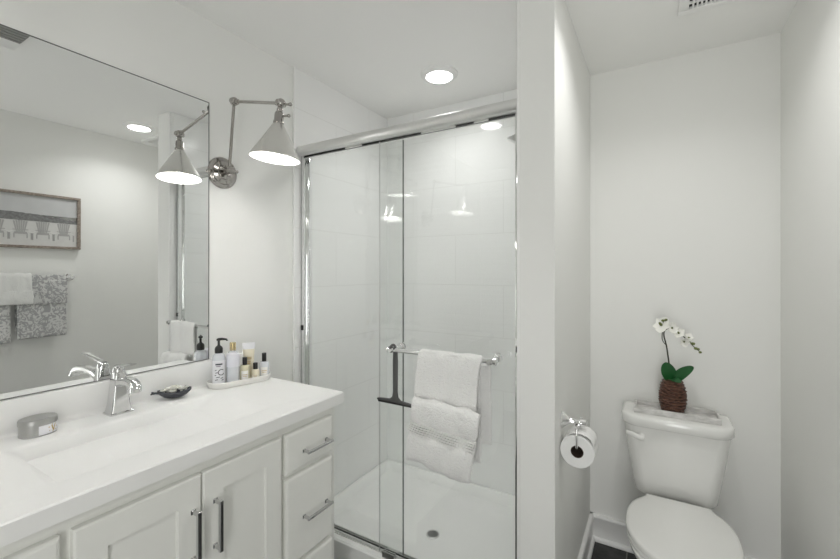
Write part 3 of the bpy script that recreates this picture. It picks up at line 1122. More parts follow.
ff = lambda u, v, l: pt(math.radians(36) + u / 0.040, 0.0005 + l, ZC + 0.0165 + v)
stroke(bm, (-0.006, 0.008), (-0.001, -0.008), 0.003, ff)
stroke(bm, (0.004, 0.008), (-0.001, -0.008), 0.002, ff)
for k in range(7):
    a = 2 * PI * k / 7
    stroke(bm, (-0.001 + 0.011 * math.cos(a), 0.010 * math.sin(a)), (-0.001 + 0.0135 * math.cos(a + 0.15), 0.0115 * math.sin(a + 0.15)), 0.0022, ff, 2)
obj('printed_letter', bm, M['goldink'], lb, smooth=False)

# leaf dish with white flowers
t = thing('leaf_dish', 'dark slate-blue leaf-shaped dish between faucet and bottle tray', 'dish', (0.060, 0.800, ZC))
dc = V(0.068, 0.808, ZC)
dd = V(0.50, 0.866, 0).normalized()        # long axis of the leaf
dn = V(-dd.y, dd.x, 0)
bm = nb()
rows = []
for i in range(25):
    s = -1 + 2 * i / 24
    hw = 0.030 * max(0.0, 1 - abs(s) ** 2.2) ** 0.75 + 0.0012
    zc = 0.004 + 0.024 * abs(s) ** 2.6
    row = []
    for j in range(13):
        u = -1 + 2 * j / 12
        z = zc + 0.025 * (abs(u) ** 2.0) * (0.35 + 0.65 * (1 - abs(s) ** 3))
        row.append(dc + dd * (0.052 * s) + dn * (hw * u) + V(0, 0, z - 0.001))
    rows.append(row)
loft(bm, rows, closed=False)
o = obj('dish_body', bm, M['dish'], t, angle=180)
md = o.modifiers.new('thick', 'SOLIDIFY'); md.thickness = 0.0035; md.offset = 0
bm = nb()
e0 = dc - dd * 0.050 + V(0, 0, 0.027)
tube(bm, smooth_pts([e0 + dd * 0.006 - V(0, 0, 0.003), e0 - dd * 0.008, e0 - dd * 0.020 + dn * 0.006 + V(0, 0, 0.002)], 4), [0.004] * 5 + [0.003] * 4, 8)
tube(bm, smooth_pts([e0 - dd * 0.004, e0 - dd * 0.014 - dn * 0.004, e0 - dd * 0.022 - dn * 0.008 - V(0, 0, 0.001)], 4), [0.0035] * 5 + [0.0028] * 4, 8)
obj('dish_stem', bm, M['dish'], t)


def petal(bm, c, d, up, L_, W_, cup=0.25, n=6, mi=0, th=0.0008):
    d, up = Vector(d).normalized(), Vector(up)
    up = (up - d * up.dot(d)).normalized()
    s_ = d.cross(up)
    top_, bot = [], []
    for i in range(n + 1):
        s = i / n
        wd = W_ * (math.sin(PI * min(0.97, s * 0.86 + 0.11)) ** 0.8)
        r1, r2 = [], []
        for j in (-1, -0.5, 0, 0.5, 1):
            p = Vector(c) + d * (L_ * s) + s_ * (wd * j) + up * (cup * L_ * (s * s * 0.8 + 0.35 * j * j))
            r1.append(p + up * th); r2.append(p - up * th)
        top_.append(r1 + r2[::-1])
    loft(bm, top_, mi=mi)


fl = [(0.0, 0.0, 0.038, 0.021), (-0.021, 0.006, 0.034, 0.016), (0.022, -0.004, 0.035, 0.016), (0.002, 0.015, 0.036, 0.015), (-0.006, -0.015, 0.032, 0.015), (0.034, 0.006, 0.036, 0.012), (-0.034, -0.004, 0.035, 0.012)]
labs = ['largest white flower head in the middle of the leaf dish', 'white flower head left of the middle one in the leaf dish', 'white flower head right of the middle one in the leaf dish',
        'white flower head at the back of the leaf dish', 'white flower head at the front of the leaf dish', 'small white flower head at the right end of the leaf dish', 'small white flower head at the left end of the leaf dish']
for i, (a, b, z, r) in enumerate(fl):
    c = dc + dd * a + dn * b + V(0, 0, z)
    ft = thing('flower_head', labs[i], 'flower', c - V(0, 0, 0.017), 'white flower heads in the leaf dish')
    bm = nb()
    tube(bm, [c - V(0, 0, 0.017), c - V(0, 0, 0.006)], [0.004, 0.005], 8)
    for k in range(8):
        an = 2 * PI * k / 8 + i
        petal(bm, c - V(0, 0, 0.006), (math.cos(an), math.sin(an), 0.25), (0, 0, 1), r, r * 0.42, 0.3, 4)
    for k in range(6):
        an = 2 * PI * k / 6 + i * 2
        petal(bm, c - V(0, 0, 0.004), (math.cos(an), math.sin(an), 0.7), (0, 0, 1), r * 0.7, r * 0.34, 0.3, 4)
    ball(bm, c - V(0, 0, 0.008), 0.0055, 10)
    obj('petals', bm, M['soap'], ft, angle=60)
    bm = nb(); ball(bm, c + V(0, 0, 0.001), 0.0035, 10, sz=(1, 1, 0.8)); obj('flower_center', bm, M['throat'] if i == 0 else M['dish'], ft)

# oval tray
t = thing('oval_tray', 'long oval cream tray on the counter holding toiletry bottles', 'tray', (0.088, 1.055, ZC))
tc_ = V(0.092, 1.058, 0)
td = V(0.245, 0.97, 0).normalized()
tn = V(-td.y, td.x, 0)


def stad(z, a, b, n=48):
    pts = []
    for k in range(n):
        an = 2 * PI * k / n
        c_, s_ = math.cos(an), math.sin(an)
        st = a - b
        pts.append(tc_ + td * (b * c_ + (st if c_ >= 0 else -st)) + tn * (b * s_) + V(0, 0, z))
    return pts


bm = nb()
TA, TB = 0.127, 0.056
loft(bm, [stad(ZC, TA - 0.010, TB - 0.010), stad(ZC + 0.002, TA - 0.006, TB - 0.006), stad(ZC + 0.024, TA, TB), stad(ZC + 0.026, TA - 0.002, TB - 0.002), stad(ZC + 0.024, TA - 0.0045, TB - 0.0045),
          stad(ZC + 0.008, TA - 0.009, TB - 0.009), stad(ZC + 0.006, TA - 0.013, TB - 0.013)])
obj('tray_body', bm, M['ceramic'], t, angle=50)
o_ = t
TZ = ZC + 0.0062


def bottle_at(a, b):
    return tc_ + td * a + tn * b + V(0, 0, TZ)


def world_face(c):
    """unit vector from a bottle toward the middle of the room, and the sideways one"""
    d = Vector((1.5773 - c.x, 0 - c.y, 0)).normalized()
    return d, Vector((-d.y, d.x, 0))


def curved_label(bm, c, r, z0, z1, half, lift=0.0006, n=16, a0=0.0):
    d, s_ = world_face(c)
    pt_ = lambda an, k, z: V(c.x, c.y, z) + (d * math.cos(an) + s_ * math.sin(an)) * (r + k)
    loft(bm, [[pt_(a0 - half + 2 * half * i / n, 0, z0), pt_(a0 - half + 2 * half * i / n, lift, z0), pt_(a0 - half + 2 * half * i / n, lift, z1), pt_(a0 - half + 2 * half * i / n, 0, z1)] for i in range(n + 1)])
    return lambda u, v, l: pt_(a0 + u / r, lift + l, v)


# pump bottle
c = bottle_at(-0.080, 0.010)
t = thing('pump_bottle', 'clear pump bottle with black pump top and printed white label on the tray', 'bottle', c)
bm = nb(); lathe(bm, [(0.021, 0), (0.0235, 0.003), (0.0235, 0.108), (0.021, 0.120), (0.012, 0.128), (0.011, 0.132)], c, n=36); obj('bottle_body', bm, M['clearp'], t)
bm = nb(); f = curved_label(bm, c, 0.0235, c.z + 0.010, c.z + 0.100, 1.25); lb = obj('label', bm, M['label'], t)
bm = nb()
stroke(bm, (-0.012, c.z + 0.086), (0.013, c.z + 0.086), 0.006, f)
stroke(bm, (-0.010, c.z + 0.078), (0.006, c.z + 0.078), 0.002, f)
for k in range(14):
    an0, an1 = 2 * PI * k / 14 * 0.8 + 0.8, 2 * PI * (k + 1) / 14 * 0.8 + 0.8
    stroke(bm, (0.009 + 0.011 * math.cos(an0), c.z + 0.054 + 0.011 * math.sin(an0)), (0.009 + 0.011 * math.cos(an1), c.z + 0.054 + 0.011 * math.sin(an1)), 0.0028, f, 2)
for u, v_, w_ in ((-0.014, 0.062, 0.006), (-0.012, 0.052, 0.008), (-0.015, 0.042, 0.006), (-0.010, 0.034, 0.014), (-0.013, 0.024, 0.010), (0.006, 0.030, 0.010), (0.010, 0.022, 0.008)):
    stroke(bm, (u, c.z + v_), (u + w_, c.z + v_ + 0.002), 0.0026, f, 3)
obj('printing', bm, M['ink'], lb, smooth=False)
bm = nb()
lathe(bm, [(0.0145, 0.128), (0.0150, 0.132), (0.0150, 0.146), (0.0125, 0.152), (0.0055, 0.158), (0.0045, 0.162), (0.0045, 0.176), (0.0085, 0.178), (0.0085, 0.184), (0.004, 0.187)], c, n=24)
nd = V(0.84, 0.54, 0)
tube(bm, [c + V(0, 0, 0.1825), c + nd * 0.014 + V(0, 0, 0.1835), c + nd * 0.030 + V(0, 0, 0.182), c + nd * 0.034 + V(0, 0, 0.176)], [0.0055, 0.005, 0.0038, 0.0032], 10)
obj('pump_head', bm, M['black'], t)

# clear cylinder with white upper label
c = bottle_at(-0.032, -0.010)
t = thing('lotion_bottle', 'clear cylindrical bottle with white upper label right of the pump bottle', 'bottle', c)
bm = nb(); lathe(bm, [(0.0215, 0), (0.0235, 0.003), (0.0235, 0.072)], c, n=36); obj('bottle_body', bm, M['clearp'], t)
bm = nb(); lathe(bm, [(0.0245, 0.070), (0.0245, 0.118), (0.023, 0.121), (0.0, 0.1215)], c, n=36); obj('cap', bm, M['blueish'], t)

# brass-capped bottle behind it
c = bottle_at(-0.018, 0.030)
t = thing('perfume_bottle', 'brass-capped bottle standing behind the clear cylinder on the tray', 'bottle', c)
bm = nb(); lathe(bm, [(0.018, 0), (0.020, 0.003), (0.020, 0.112), (0.017, 0.122), (0.010, 0.126)], c, n=32); obj('bottle_body', bm, M['clearp'], t)
bm = nb(); lathe(bm, [(0.013, 0.124), (0.0135, 0.126), (0.0135, 0.128)], c, n=28); obj('collar', bm, M['chrome'], t)
bm = nb(); lathe(bm, [(0.0115, 0.128), (0.012, 0.130), (0.012, 0.158), (0.011, 0.160), (0.0, 0.1605)], c, n=28); obj('cap', bm, M['gold'], t)

# upright tube
c = bottle_at(0.044, 0.020)
t = thing('cream_tube', 'cream squeeze tube with flared white crimp standing at back of tray', 'tube', c)
d_, s_ = world_face(c)
bm = nb(); lathe(bm, [(0.017, 0), (0.018, 0.002), (0.018, 0.024), (0.0165, 0.026)], c, n=32); obj('cap', bm, M['cream'], t)
bm = nb()
rings = []
for z, a, b in ((0.024, 0.0185, 0.0175), (0.050, 0.0195, 0.0165), (0.090, 0.021, 0.0125), (0.125, 0.023, 0.0065), (0.138, 0.0245, 0.0025), (0.152, 0.026, 0.0014)):
    rings.append([c + V(0, 0, z) + s_ * (a * math.cos(2 * PI * k / 28)) + d_ * (b * math.sin(2 * PI * k / 28)) for k in range(28)])
R = loft(bm, rings)
for f_ in bm.faces:
    if f_.calc_center_median().z > c.z + 0.110:
        f_.material_index = 1
obj('tube_body', bm, [M['cream'], M['label']], t)
bm = nb()
ft_ = lambda u, v, l: c + V(0, 0, v) + s_ * u + d_ * (0.0155 - 0.0001 + l + 0.0005 - (v - 0.075) * 0.10)
for v_ in (0.092, 0.086, 0.074, 0.067):
    stroke(bm, (-0.011 + 0.003 * (v_ < 0.08), v_), (0.011 - 0.003 * (v_ < 0.08), v_), 0.0024, ft_, 4)
obj('printing', bm, M['goldink'], t, smooth=False)


def small_bottle(name, label, a, b, r, h, caph, body, sq=False):
    c = bottle_at(a, b)
    t = thing(name, label, 'bottle', c, 'small black-capped bottles on the tray')
    bm = nb()
    lathe(bm, [(r * 0.92, 0), (r, 0.002), (r, h - 0.008), (r * 0.8, h - 0.002), (0.006, h)], c, n=32)
    obj('bottle_body', bm, body, t)
    bm = nb()
    cr_ = 0.0092
    lathe(bm, [(cr_ * 0.95, h), (cr_, h + 0.001), (cr_, h + caph - 0.001), (cr_ * 0.9, h + caph), (0.0, h + caph)], c, n=24)
    obj('cap', bm, M['black'], t)
    bm = nb()
    f = curved_label(bm, c, r, c.z + 0.014, c.z + h - 0.022, 0.7)
    lb = obj('label', bm, M['ceramic'], t)
    bm = nb()
    stroke(bm, (-r * 0.5, c.z + h * 0.46), (r * 0.5, c.z + h * 0.46), 0.0022, f)
    stroke(bm, (-r * 0.4, c.z + h * 0.36), (r * 0.4, c.z + h * 0.36), 0.0016, f)
    obj('printing', bm, M['goldink'], lb, smooth=False)


small_bottle('small_bottle', 'small black-capped bottle of pale olive liquid in front of the tube', 0.012, -0.018, 0.0190, 0.070, 0.031, M['amberliq'])
small_bottle('small_bottle', 'shortest black-capped bottle of cream liquid on the tray', 0.054, -0.023, 0.0165, 0.046, 0.026, M['cream'])
small_bottle('small_bottle', 'clear round black-capped bottle at the right end of the tray', 0.100, -0.004, 0.0200, 0.068, 0.036, M['clearp'])

# ------------------------------------------------------------------ shower head peeking past the right jamb
t = thing('shower_fixture', 'small chrome shower head on the right shower wall', 'shower head', (XL, 1.83, 2.05))
bm = nb()
tube(bm, smooth_pts([(XL + 0.001, 1.84, 2.075), (1.10, 1.84, 2.085), (1.05, 1.84, 2.066), (1.03, 1.84, 2.045)], 5), 0.009, 12)
lathe(bm, [(0.026, 0.0), (0.026, 0.005), (0.012, 0.010)], (XL, 1.84, 2.075), (-1, 0, 0), 24)
obj('shower_arm', bm, M['chrome'], t)
bm = nb()
lathe(bm, [(0.011, -0.008), (0.014, 0.004), (0.020, 0.014), (0.037, 0.030), (0.039, 0.036), (0.036, 0.040), (0.0, 0.041)], (1.028, 1.84, 2.044), (-0.5, 0, -0.86), 28)
obj('spray_head', bm, M['steel'], t)

# ------------------------------------------------------------------ toilet
TX = 1.652
t = thing('toilet', 'white two-piece toilet with closed lid in the nook', 'toilet', (TX, 1.95, 0))


def tank_ring(z, hx, yb, yf_, r, bow=0.016, n=10):
    """rounded rectangle with a slightly bowed front"""
    pts = []
    xa, xb = TX - hx, TX + hx
    for cx, cy, a0 in ((xb - 0.03, yb - 0.03, 0), (xa + 0.03, yb - 0.03, PI / 2)):
        for k in range(5):
            a = a0 + PI / 2 * k / 4
            pts.append(V(cx + 0.03 * math.cos(a), cy + 0.03 * math.sin(a), z))
    for k in range(n + 1):
        a = PI + PI / 2 * k / n
        pts.append(V(xa + r + r * math.cos(a), yf_ + r + r * math.sin(a), z))
    for k in range(n + 1):
        a = 1.5 * PI + PI / 2 * k / n
        pts.append(V(xb - r + r * math.cos(a), yf_ + r + r * math.sin(a), z))
    for p in pts:
        q = (p.x - TX) / hx
        if p.y < yf_ + r + 0.001:
            p.y -= bow * (1 - q * q) * min(1, (yf_ + r - p.y) / r + 0.15)
    return pts


bm = nb()
yb = YB - 0.018
loft(bm, [tank_ring(0.383, 0.130, yb - 0.03, 2.120, 0.05), tank_ring(0.389, 0.150, yb - 0.015, 2.102, 0.05), tank_ring(0.403, 0.158, yb - 0.008, 2.094, 0.05), tank_ring(0.46, 0.167, yb, 2.088, 0.05),
          tank_ring(0.60, 0.187, yb, 2.076, 0.05), tank_ring(0.712, 0.202, yb, 2.070, 0.05)])
obj('tank', bm, M['porc'], t, angle=60)
bm = nb()
loft(bm, [tank_ring(0.708, 0.2, yb, 2.070, 0.06), tank_ring(0.710, 0.208, yb + 0.004, 2.060, 0.064), tank_ring(0.716, 0.212, yb + 0.006, 2.055, 0.066), tank_ring(0.744, 0.213, yb + 0.006, 2.054, 0.067),
          tank_ring(0.753, 0.209, yb + 0.003, 2.058, 0.064), tank_ring(0.757, 0.200, yb - 0.004, 2.067, 0.058), tank_ring(0.758, 0.170, yb - 0.02, 2.10, 0.05)])
obj('tank_lid', bm, M['porc'], t, angle=60)
bm = nb()
lathe(bm, [(0.016, 0), (0.016, 0.006), (0.010, 0.012), (0.0, 0.013)], (TX - 0.130, 2.068, 0.664), (0, -1, 0), 20)
lv = smooth_pts([(TX - 0.118, 2.052, 0.662), (TX - 0.140, 2.048, 0.664), (TX - 0.168, 2.050, 0.672), (TX - 0.190, 2.056, 0.676)], 4)
rings = []
for i, p in enumerate(lv):
    s = i / (len(lv) - 1)
    hz = 0.0125 - 0.004 * s + 0.002 * math.sin(s * PI)
    rings.append([p + V(0, 0.006 * math.cos(2 * PI * k / 14), hz * math.sin(2 * PI * k / 14)) for k in range(14)])
loft(bm, rings)
obj('flush_lever', bm, M['seat'], t)

# bowl, seat and lid share one outline
SXC = 1.660
OUT = [(0.0, 0.118), (0.03, 0.121), (0.07, 0.132), (0.18, 0.164), (0.32, 0.181), (0.48, 0.185), (0.62, 0.178), (0.76, 0.152), (0.87, 0.113), (0.95, 0.068), (0.99, 0.028), (1.0, 0.0)]
OP = smooth_pts([(b, a, 0) for a, b in OUT], 4)
YB0, LB = 2.034, 0.475


def seat_ring(z, d=0.0, sc=1.0, y0=YB0, L_=LB):
    """outline of the closed seat shrunk by d"""
    right, left = [], []
    for p in OP:
        hw = max(0.0, p.x * sc - d)
        yy = y0 - d - (L_ - 2 * d) * p.y
        right.append(V(SXC + hw, yy, z))
        left.append(V(SXC - hw, yy, z))
    return right + left[::-1][1:]


bm = nb()
loft(bm, [seat_ring(0.4080, 0.004), seat_ring(0.4105, 0.0), seat_ring(0.4240, 0.0), seat_ring(0.4285, 0.004), seat_ring(0.4310, 0.014), seat_ring(0.4325, 0.05), seat_ring(0.4330, 0.09)])
obj('seat_lid', bm, M['seat'], t, angle=60)
bm = nb()
loft(bm, [seat_ring(0.3865, 0.004), seat_ring(0.389, 0.002), seat_ring(0.4035, 0.002), seat_ring(0.4065, 0.006)])
obj('seat', bm, M['seat'], t, angle=60)
for s in (-1, 1):
    bm = nb()
    lathe(bm, [(0.010, 0.0), (0.010, 0.016), (0.008, 0.019), (0.0, 0.020)], (TX + s * 0.075, 2.046, 0.387), n=20)
    obj('hinge', bm, M['seat'], t)
bm = nb()


def bowl_ring(z, sx, y0, y1, e=2.3, n=48):
    return superring(SXC if z > 0.3 else TX + 0.004, (y0 + y1) / 2, z, sx, (y0 - y1) / 2, e, n)


loft(bm, [bowl_ring(0.0, 0.112, 2.17, 1.74, 3), bowl_ring(0.012, 0.114, 2.172, 1.738, 3), bowl_ring(0.05, 0.105, 2.165, 1.75, 2.8), bowl_ring(0.15, 0.104, 2.16, 1.73, 2.6), bowl_ring(0.25, 0.132, 2.155, 1.66, 2.4),
          bowl_ring(0.33, 0.166, 2.15, 1.59, 2.3), bowl_ring(0.368, 0.180, 2.145, 1.563, 2.3), bowl_ring(0.384, 0.182, 2.14, 1.56, 2.3), bowl_ring(0.3865, 0.176, 2.13, 1.57, 2.3)])
obj('bowl', bm, M['porc'], t, angle=60)
bm = nb()
loft(bm, [rrect(TX - 0.105, TX + 0.105, 2.06, 2.262, 0.31, 0.04), rrect(TX - 0.115, TX + 0.115, 2.058, 2.264, 0.36, 0.04), rrect(TX - 0.115, TX + 0.115, 2.058, 2.264, 0.3865, 0.04)])
obj('tank_shelf', bm, M['porc'], t, angle=60)

# tray on the tank
TT = 0.758
t = thing('rectangular_tray', 'whitewashed rectangular wooden tray on the toilet tank', 'tray', (1.655, 2.168, TT))
bm = nb()
x0, x1, y0, y1 = 1.492, 1.818, 2.094, 2.222
box(bm, (x0 + 0.004, y0 + 0.004, TT), (x1 - 0.004, y1 - 0.004, TT + 0.006))
obj('tray_base', bm, M['whitewash'], t, smooth=False)
bm = nb()
for a, b in (((x0, y0), (x1, y0 + 0.010)), ((x0, y1 - 0.010), (x1, y1)), ((x0, y0 + 0.010), (x0 + 0.010, y1 - 0.010)), ((x1 - 0.010, y0 + 0.010), (x1, y1 - 0.010))):
    box(bm, (a[0], a[1], TT), (b[0], b[1], TT + 0.026), 0.0015, seg=1)
o = obj('tray_rim', bm, M['whitewash'], t, smooth=False)

# orchid
VB = TT + 0.0062
vx, vy = 1.645, 2.166
t = thing('potted_orchid', 'white orchid with two green leaves in a ribbed brown vase on the tank tray', 'plant', (vx, vy, VB))
bm = nb()
prof = [(0.034, 0.0), (0.040, 0.002)]
N_ = 11
for k in range(N_):
    z0 = 0.004 + 0.142 * k / N_
    z1 = 0.004 + 0.142 * (k + 1) / N_
    rr_ = lambda z: 0.025 + 0.0285 * math.sin(PI * (0.14 + 0.76 * (z / 0.146))) ** 0.8
    prof += [(rr_(z0) - 0.004, z0), (rr_((z0 + z1) / 2) + 0.001, z0 + (z1 - z0) * 0.25), (rr_((z0 + z1) / 2) + 0.002, z0 + (z1 - z0) * 0.75), (rr_(z1) - 0.003, z1 - 0.001)]
prof += [(0.026, 0.150), (0.020, 0.151), (0.018, 0.142)]
lathe(bm, prof, (vx, vy, VB), n=40)
for v_ in bm.verts:
    an = math.atan2(v_.co.y - vy, v_.co.x - vx)
    k = 0.0022 * math.sin(an * 9 + (v_.co.z - VB) * 330) + 0.002 * noise.noise(v_.co * 60)
    dr = Vector((v_.co.x - vx, v_.co.y - vy, 0))
    if dr.length > 0.02:
        v_.co += dr.normalized() * k
obj('vase', bm, M['vase'], t, angle=40)
zt = VB + 0.150


def big_leaf(base, mid, tip, wd, face):
    P = smooth_pts([base, mid, tip], 8)
    bm = nb()
    rows = []
    for i, p in enumerate(P):
        s = i / (len(P) - 1)
        d = (P[min(i + 1, len(P) - 1)] - P[max(i - 1, 0)]).normalized()
        fc = Vector(face)
        sd = d.cross(fc).normalized()
        up = sd.cross(d).normalized()
        hw = wd * (math.sin(PI * min(0.995, 0.10 + 0.90 * s)) ** 0.62) * (1 - 0.15 * s) if s < 0.999 else 0.001
        row_t, row_b = [], []
        for j in range(7):
            u = -1 + j / 3
            q = p + sd * (hw * u) + up * (0.16 * hw * (abs(u) - 0.2))
            row_t.append(q + up * 0.0012); row_b.append(q - up * 0.0012)
        rows.append(row_t + row_b[::-1])
    loft(bm, rows)
    obj('leaf', bm, M['leaf'], t, angle=60)


cam_dir = V(-0.05, -1.0, 0.35)
big_leaf((vx - 0.002, vy - 0.004, zt - 0.006), (vx - 0.019, vy - 0.018, zt + 0.040), (vx - 0.028, vy - 0.022, zt + 0.078), 0.033, (0.25, -1.0, 0.3))
big_leaf((vx + 0.004, vy - 0.006, zt - 0.004), (vx + 0.038, vy - 0.018, zt + 0.036), (vx + 0.078, vy - 0.022, zt + 0.070), 0.025, (-0.45, -0.9, 0.35))
big_leaf((vx - 0.004, vy - 0.006, zt - 0.004), (vx + 0.004, vy - 0.034, zt + 0.008), (vx + 0.030, vy - 0.050, zt + 0.000), 0.018, (0, -0.6, 1.0))
bm = nb()
sp = smooth_pts([(vx - 0.004, vy, zt - 0.01), (vx - 0.014, vy - 0.006, zt + 0.07), (vx - 0.024, vy - 0.008, zt + 0.150), (vx - 0.034, vy - 0.010, zt + 0.196), (vx - 0.030, vy - 0.012, zt + 0.222),
                 (vx - 0.008, vy - 0.014, zt + 0.236), (vx + 0.020, vy - 0.016, zt + 0.224), (vx + 0.050, vy - 0.018, zt + 0.190), (vx + 0.080, vy - 0.020, zt + 0.158), (vx + 0.102, vy - 0.022, zt + 0.138)], 5)
tube(bm, sp, [0.0034 - 0.0018 * i / (len(sp) - 1) for i in range(len(sp))], 8)
tube(bm, smooth_pts([(vx - 0.022, vy - 0.008, zt + 0.150), (vx - 0.040, vy - 0.009, zt + 0.176), (vx - 0.040, vy - 0.010, zt + 0.214), (vx - 0.034, vy - 0.012, zt + 0.246)], 4), 0.0018, 8)
obj('flower_stem', bm, M['stem'], t)


def orchid_flower(c, n_, size, cup=0.15, rot=0.0, throat=True):
    n_ = Vector(n_).normalized()
    u, v_ = frame_axes(n_)
    bm = nb()
    for k, (L_, W_) in enumerate(((1.0, 0.36), (1.05, 0.56), (0.9, 0.32), (0.9, 0.32), (1.05, 0.56))):
        an = rot + PI / 2 + k * 2 * PI / 5
        petal(bm, Vector(c), u * math.cos(an) + v_ * math.sin(an) + n_ * 0.12, n_, size * L_, size * W_, cup, 5)
    ball(bm, Vector(c), size * 0.16, 8)
    fo = obj('flower', bm, M['petal'], t, angle=60)
    if throat:
        bm = nb()
        ball(bm, Vector(c) + n_ * size * 0.16, size * 0.17, 10)
        petal(bm, Vector(c) + n_ * size * 0.12, n_ - v_ * 0.7, v_, size * 0.45, size * 0.14, 0.2, 4)
        obj('flower_center', bm, M['bud'], fo)


orchid_flower((vx - 0.044, vy - 0.022, zt + 0.246), (-0.25, -0.85, 0.45), 0.040, 0.12, 0.4)
orchid_flower((vx - 0.004, vy - 0.026, zt + 0.236), (0.3, -0.9, 0.2), 0.027, 0.30, 1.0)
orchid_flower((vx + 0.022, vy - 0.026, zt + 0.214), (0.0, -0.9, 0.5), 0.026, 0.35, 0.1)
orchid_flower((vx + 0.042, vy - 0.026, zt + 0.180), (0.2, -0.9, -0.3), 0.023, 0.4, 0.7)
orchid_flower((vx + 0.058, vy - 0.024, zt + 0.196), (0.4, -0.6, 0.7), 0.022, 0.45, 0.3)
for q, r in (((-0.026, -0.024, 0.272), 0.0055), ((-0.038, -0.026, 0.268), 0.006), ((0.062, -0.022, 0.176), 0.0065), ((0.076, -0.022, 0.172), 0.007), ((0.086, -0.022, 0.152), 0.0065), ((0.094, -0.023, 0.150), 0.006), ((0.102, -0.023, 0.137), 0.0055)):
    bm = nb(); ball(bm, V(vx + q[0], vy + q[1], zt + q[2]), r, 10, sz=(1.2, 1, 1)); obj('bud', bm, M['bud'], t)
bm = nb(); tube(bm, [(vx - 0.036, vy - 0.016, zt + 0.248), (vx - 0.026, vy - 0.024, zt + 0.272)], 0.0014, 6); tube(bm, [(vx - 0.036, vy - 0.016, zt + 0.248), (vx - 0.038, vy - 0.026, zt + 0.268)], 0.0014, 6); obj('bud_stalk', bm, M['stem'], t)

# ------------------------------------------------------------------ toilet paper
hy_ = 1.565
t = thing('paper_holder', 'chrome toilet paper holder on the partition wall', 'paper holder', (XP, 1.53, 0.85))
RX, RZ = XP + 0.0605, 0.790
bm = nb()
lathe(bm, [(0.030, 0), (0.030, 0.004), (0.022, 0.014), (0.014, 0.024), (0.0105, 0.032), (0.0105, 0.062), (0.0135, 0.064), (0.0135, 0.082), (0.010, 0.086), (0.0, 0.087)], (XP, 1.535, RZ + 0.074), (1, 0, 0), 28)
obj('wall_post', bm, M['chrome'], t)
bm = nb()
ya, yc_ = 1.482, 1.592
tube(bm, [(RX, 1.50, RZ + 0.074), (RX, 1.574, RZ + 0.074)], 0.0075, 14)
tube(bm, smooth_pts([(RX, 1.510, RZ + 0.074), (RX, ya + 0.004, RZ + 0.070), (RX, ya, RZ + 0.055), (RX, ya, RZ + 0.008), (RX, ya + 0.006, RZ), (RX, 1.510, RZ)], 4), 0.0042, 12)
tube(bm, smooth_pts([(RX, 1.565, RZ + 0.074), (RX, yc_ - 0.004, RZ + 0.070), (RX, yc_, RZ + 0.055), (RX, yc_, RZ + 0.008), (RX, yc_ - 0.006, RZ), (RX, 1.565, RZ)], 4), 0.0042, 12)
tube(bm, [(RX, 1.505, RZ), (RX, 1.57, RZ)], 0.0042, 10)
obj('roll_arm', bm, M['chrome'], t)
ca, cb_ = 1.490, 1.584
t = thing('toilet_paper_roll', 'white toilet paper roll with brown core hanging on the chrome holder', 'toilet paper', (RX, 1.537, RZ - 0.012))
zc_ = RZ - 0.0150
bm = nb()
lathe(bm, [(0.0215, 0), (0.0215, cb_ - ca), (0.0550, cb_ - ca), (0.0570, cb_ - ca - 0.002), (0.0570, 0.002), (0.0550, 0), (0.0215, 0)], (RX, ca, zc_), (0, 1, 0), 48, cap0=False, cap1=False)
obj('paper', bm, M['paper'], t, angle=40)
bm = nb()
lathe(bm, [(0.0212, 0.0005), (0.0212, cb_ - ca - 0.0005), (0.0195, cb_ - ca - 0.0005), (0.0195, 0.0005), (0.0212, 0.0005)], (RX, ca, zc_), (0, 1, 0), 32, cap0=False, cap1=False)
obj('cardboard_core', bm, M['card'], t, angle=40)
bm = nb()
rows = []
for k in range(9):
    a = math.radians(20 + 13 * k)
    r_ = 0.0576 + 0.009 * math.sin(PI * k / 8)
    rows.append([V(RX + r_ * math.cos(a), ca + 0.002 + (cb_ - ca - 0.004) * j / 10, zc_ + r_ * math.sin(a) + 0.0025 * math.sin(j * 1.9 + k)) for j in range(11)])
loft(bm, rows, closed=False)
o = obj('loose_sheet', bm, M['paper'], t, angle=180)
md = o.modifiers.new('thick', 'SOLIDIFY'); md.thickness = 0.001; md.offset = 1

# ------------------------------------------------------------------ opposite wall, seen in the mirror
PX = XR - 0.002
t = thing('framed_picture', 'framed beach picture with a row of chairs, seen in the mirror', 'picture', (PX, 0.95, 1.565))
y0, y1, z0, z1 = 0.60, 1.264, 1.567, 1.937
bm = nb()
fw = 0.017
for a, b in (((y0, z0), (y1, z0 + fw)), ((y0, z1 - fw), (y1, z1)), ((y0, z0 + fw), (y0 + fw, z1 - fw)), ((y1 - fw, z0 + fw), (y1, z1 - fw))):
    box(bm, (PX - 0.032, a[0], a[1]), (PX, b[0], b[1]), 0.002, seg=1)
obj('frame', bm, M['frame'], t, smooth=False)
bm = nb()
pl = PX - 0.016
iy0, iy1, iz0, iz1 = y0 + fw, y1 - fw, z0 + fw, z1 - fw
zs, zh = iz0 + 0.50 * (iz1 - iz0), iz0 + 0.63 * (iz1 - iz0)
box(bm, (pl, iy0, zh - 0.002), (PX - 0.002, iy1, iz1), mi=0)
box(bm, (pl, iy0, iz0), (PX - 0.002, iy1, zs + 0.002), mi=1)
top_l, bot_l = [], []
NT = 60
rows = []
for k in range(NT + 1):
    y = iy0 + (iy1 - iy0) * k / NT
    zt_ = zh + 0.010 * noise.noise(V(y * 18, 3, 0)) + 0.006 * noise.noise(V(y * 70, 5, 0)) + 0.012 - 0.040 * (k / NT) ** 2.5
    zb_ = zs - 0.006 * (k / NT)
    rows.append([V(pl - 0.0010, y, zb_), V(pl + 0.001, y, zb_), V(pl + 0.001, y, zt_), V(pl - 0.0010, y, zt_)])
loft(bm, rows, mi=2)


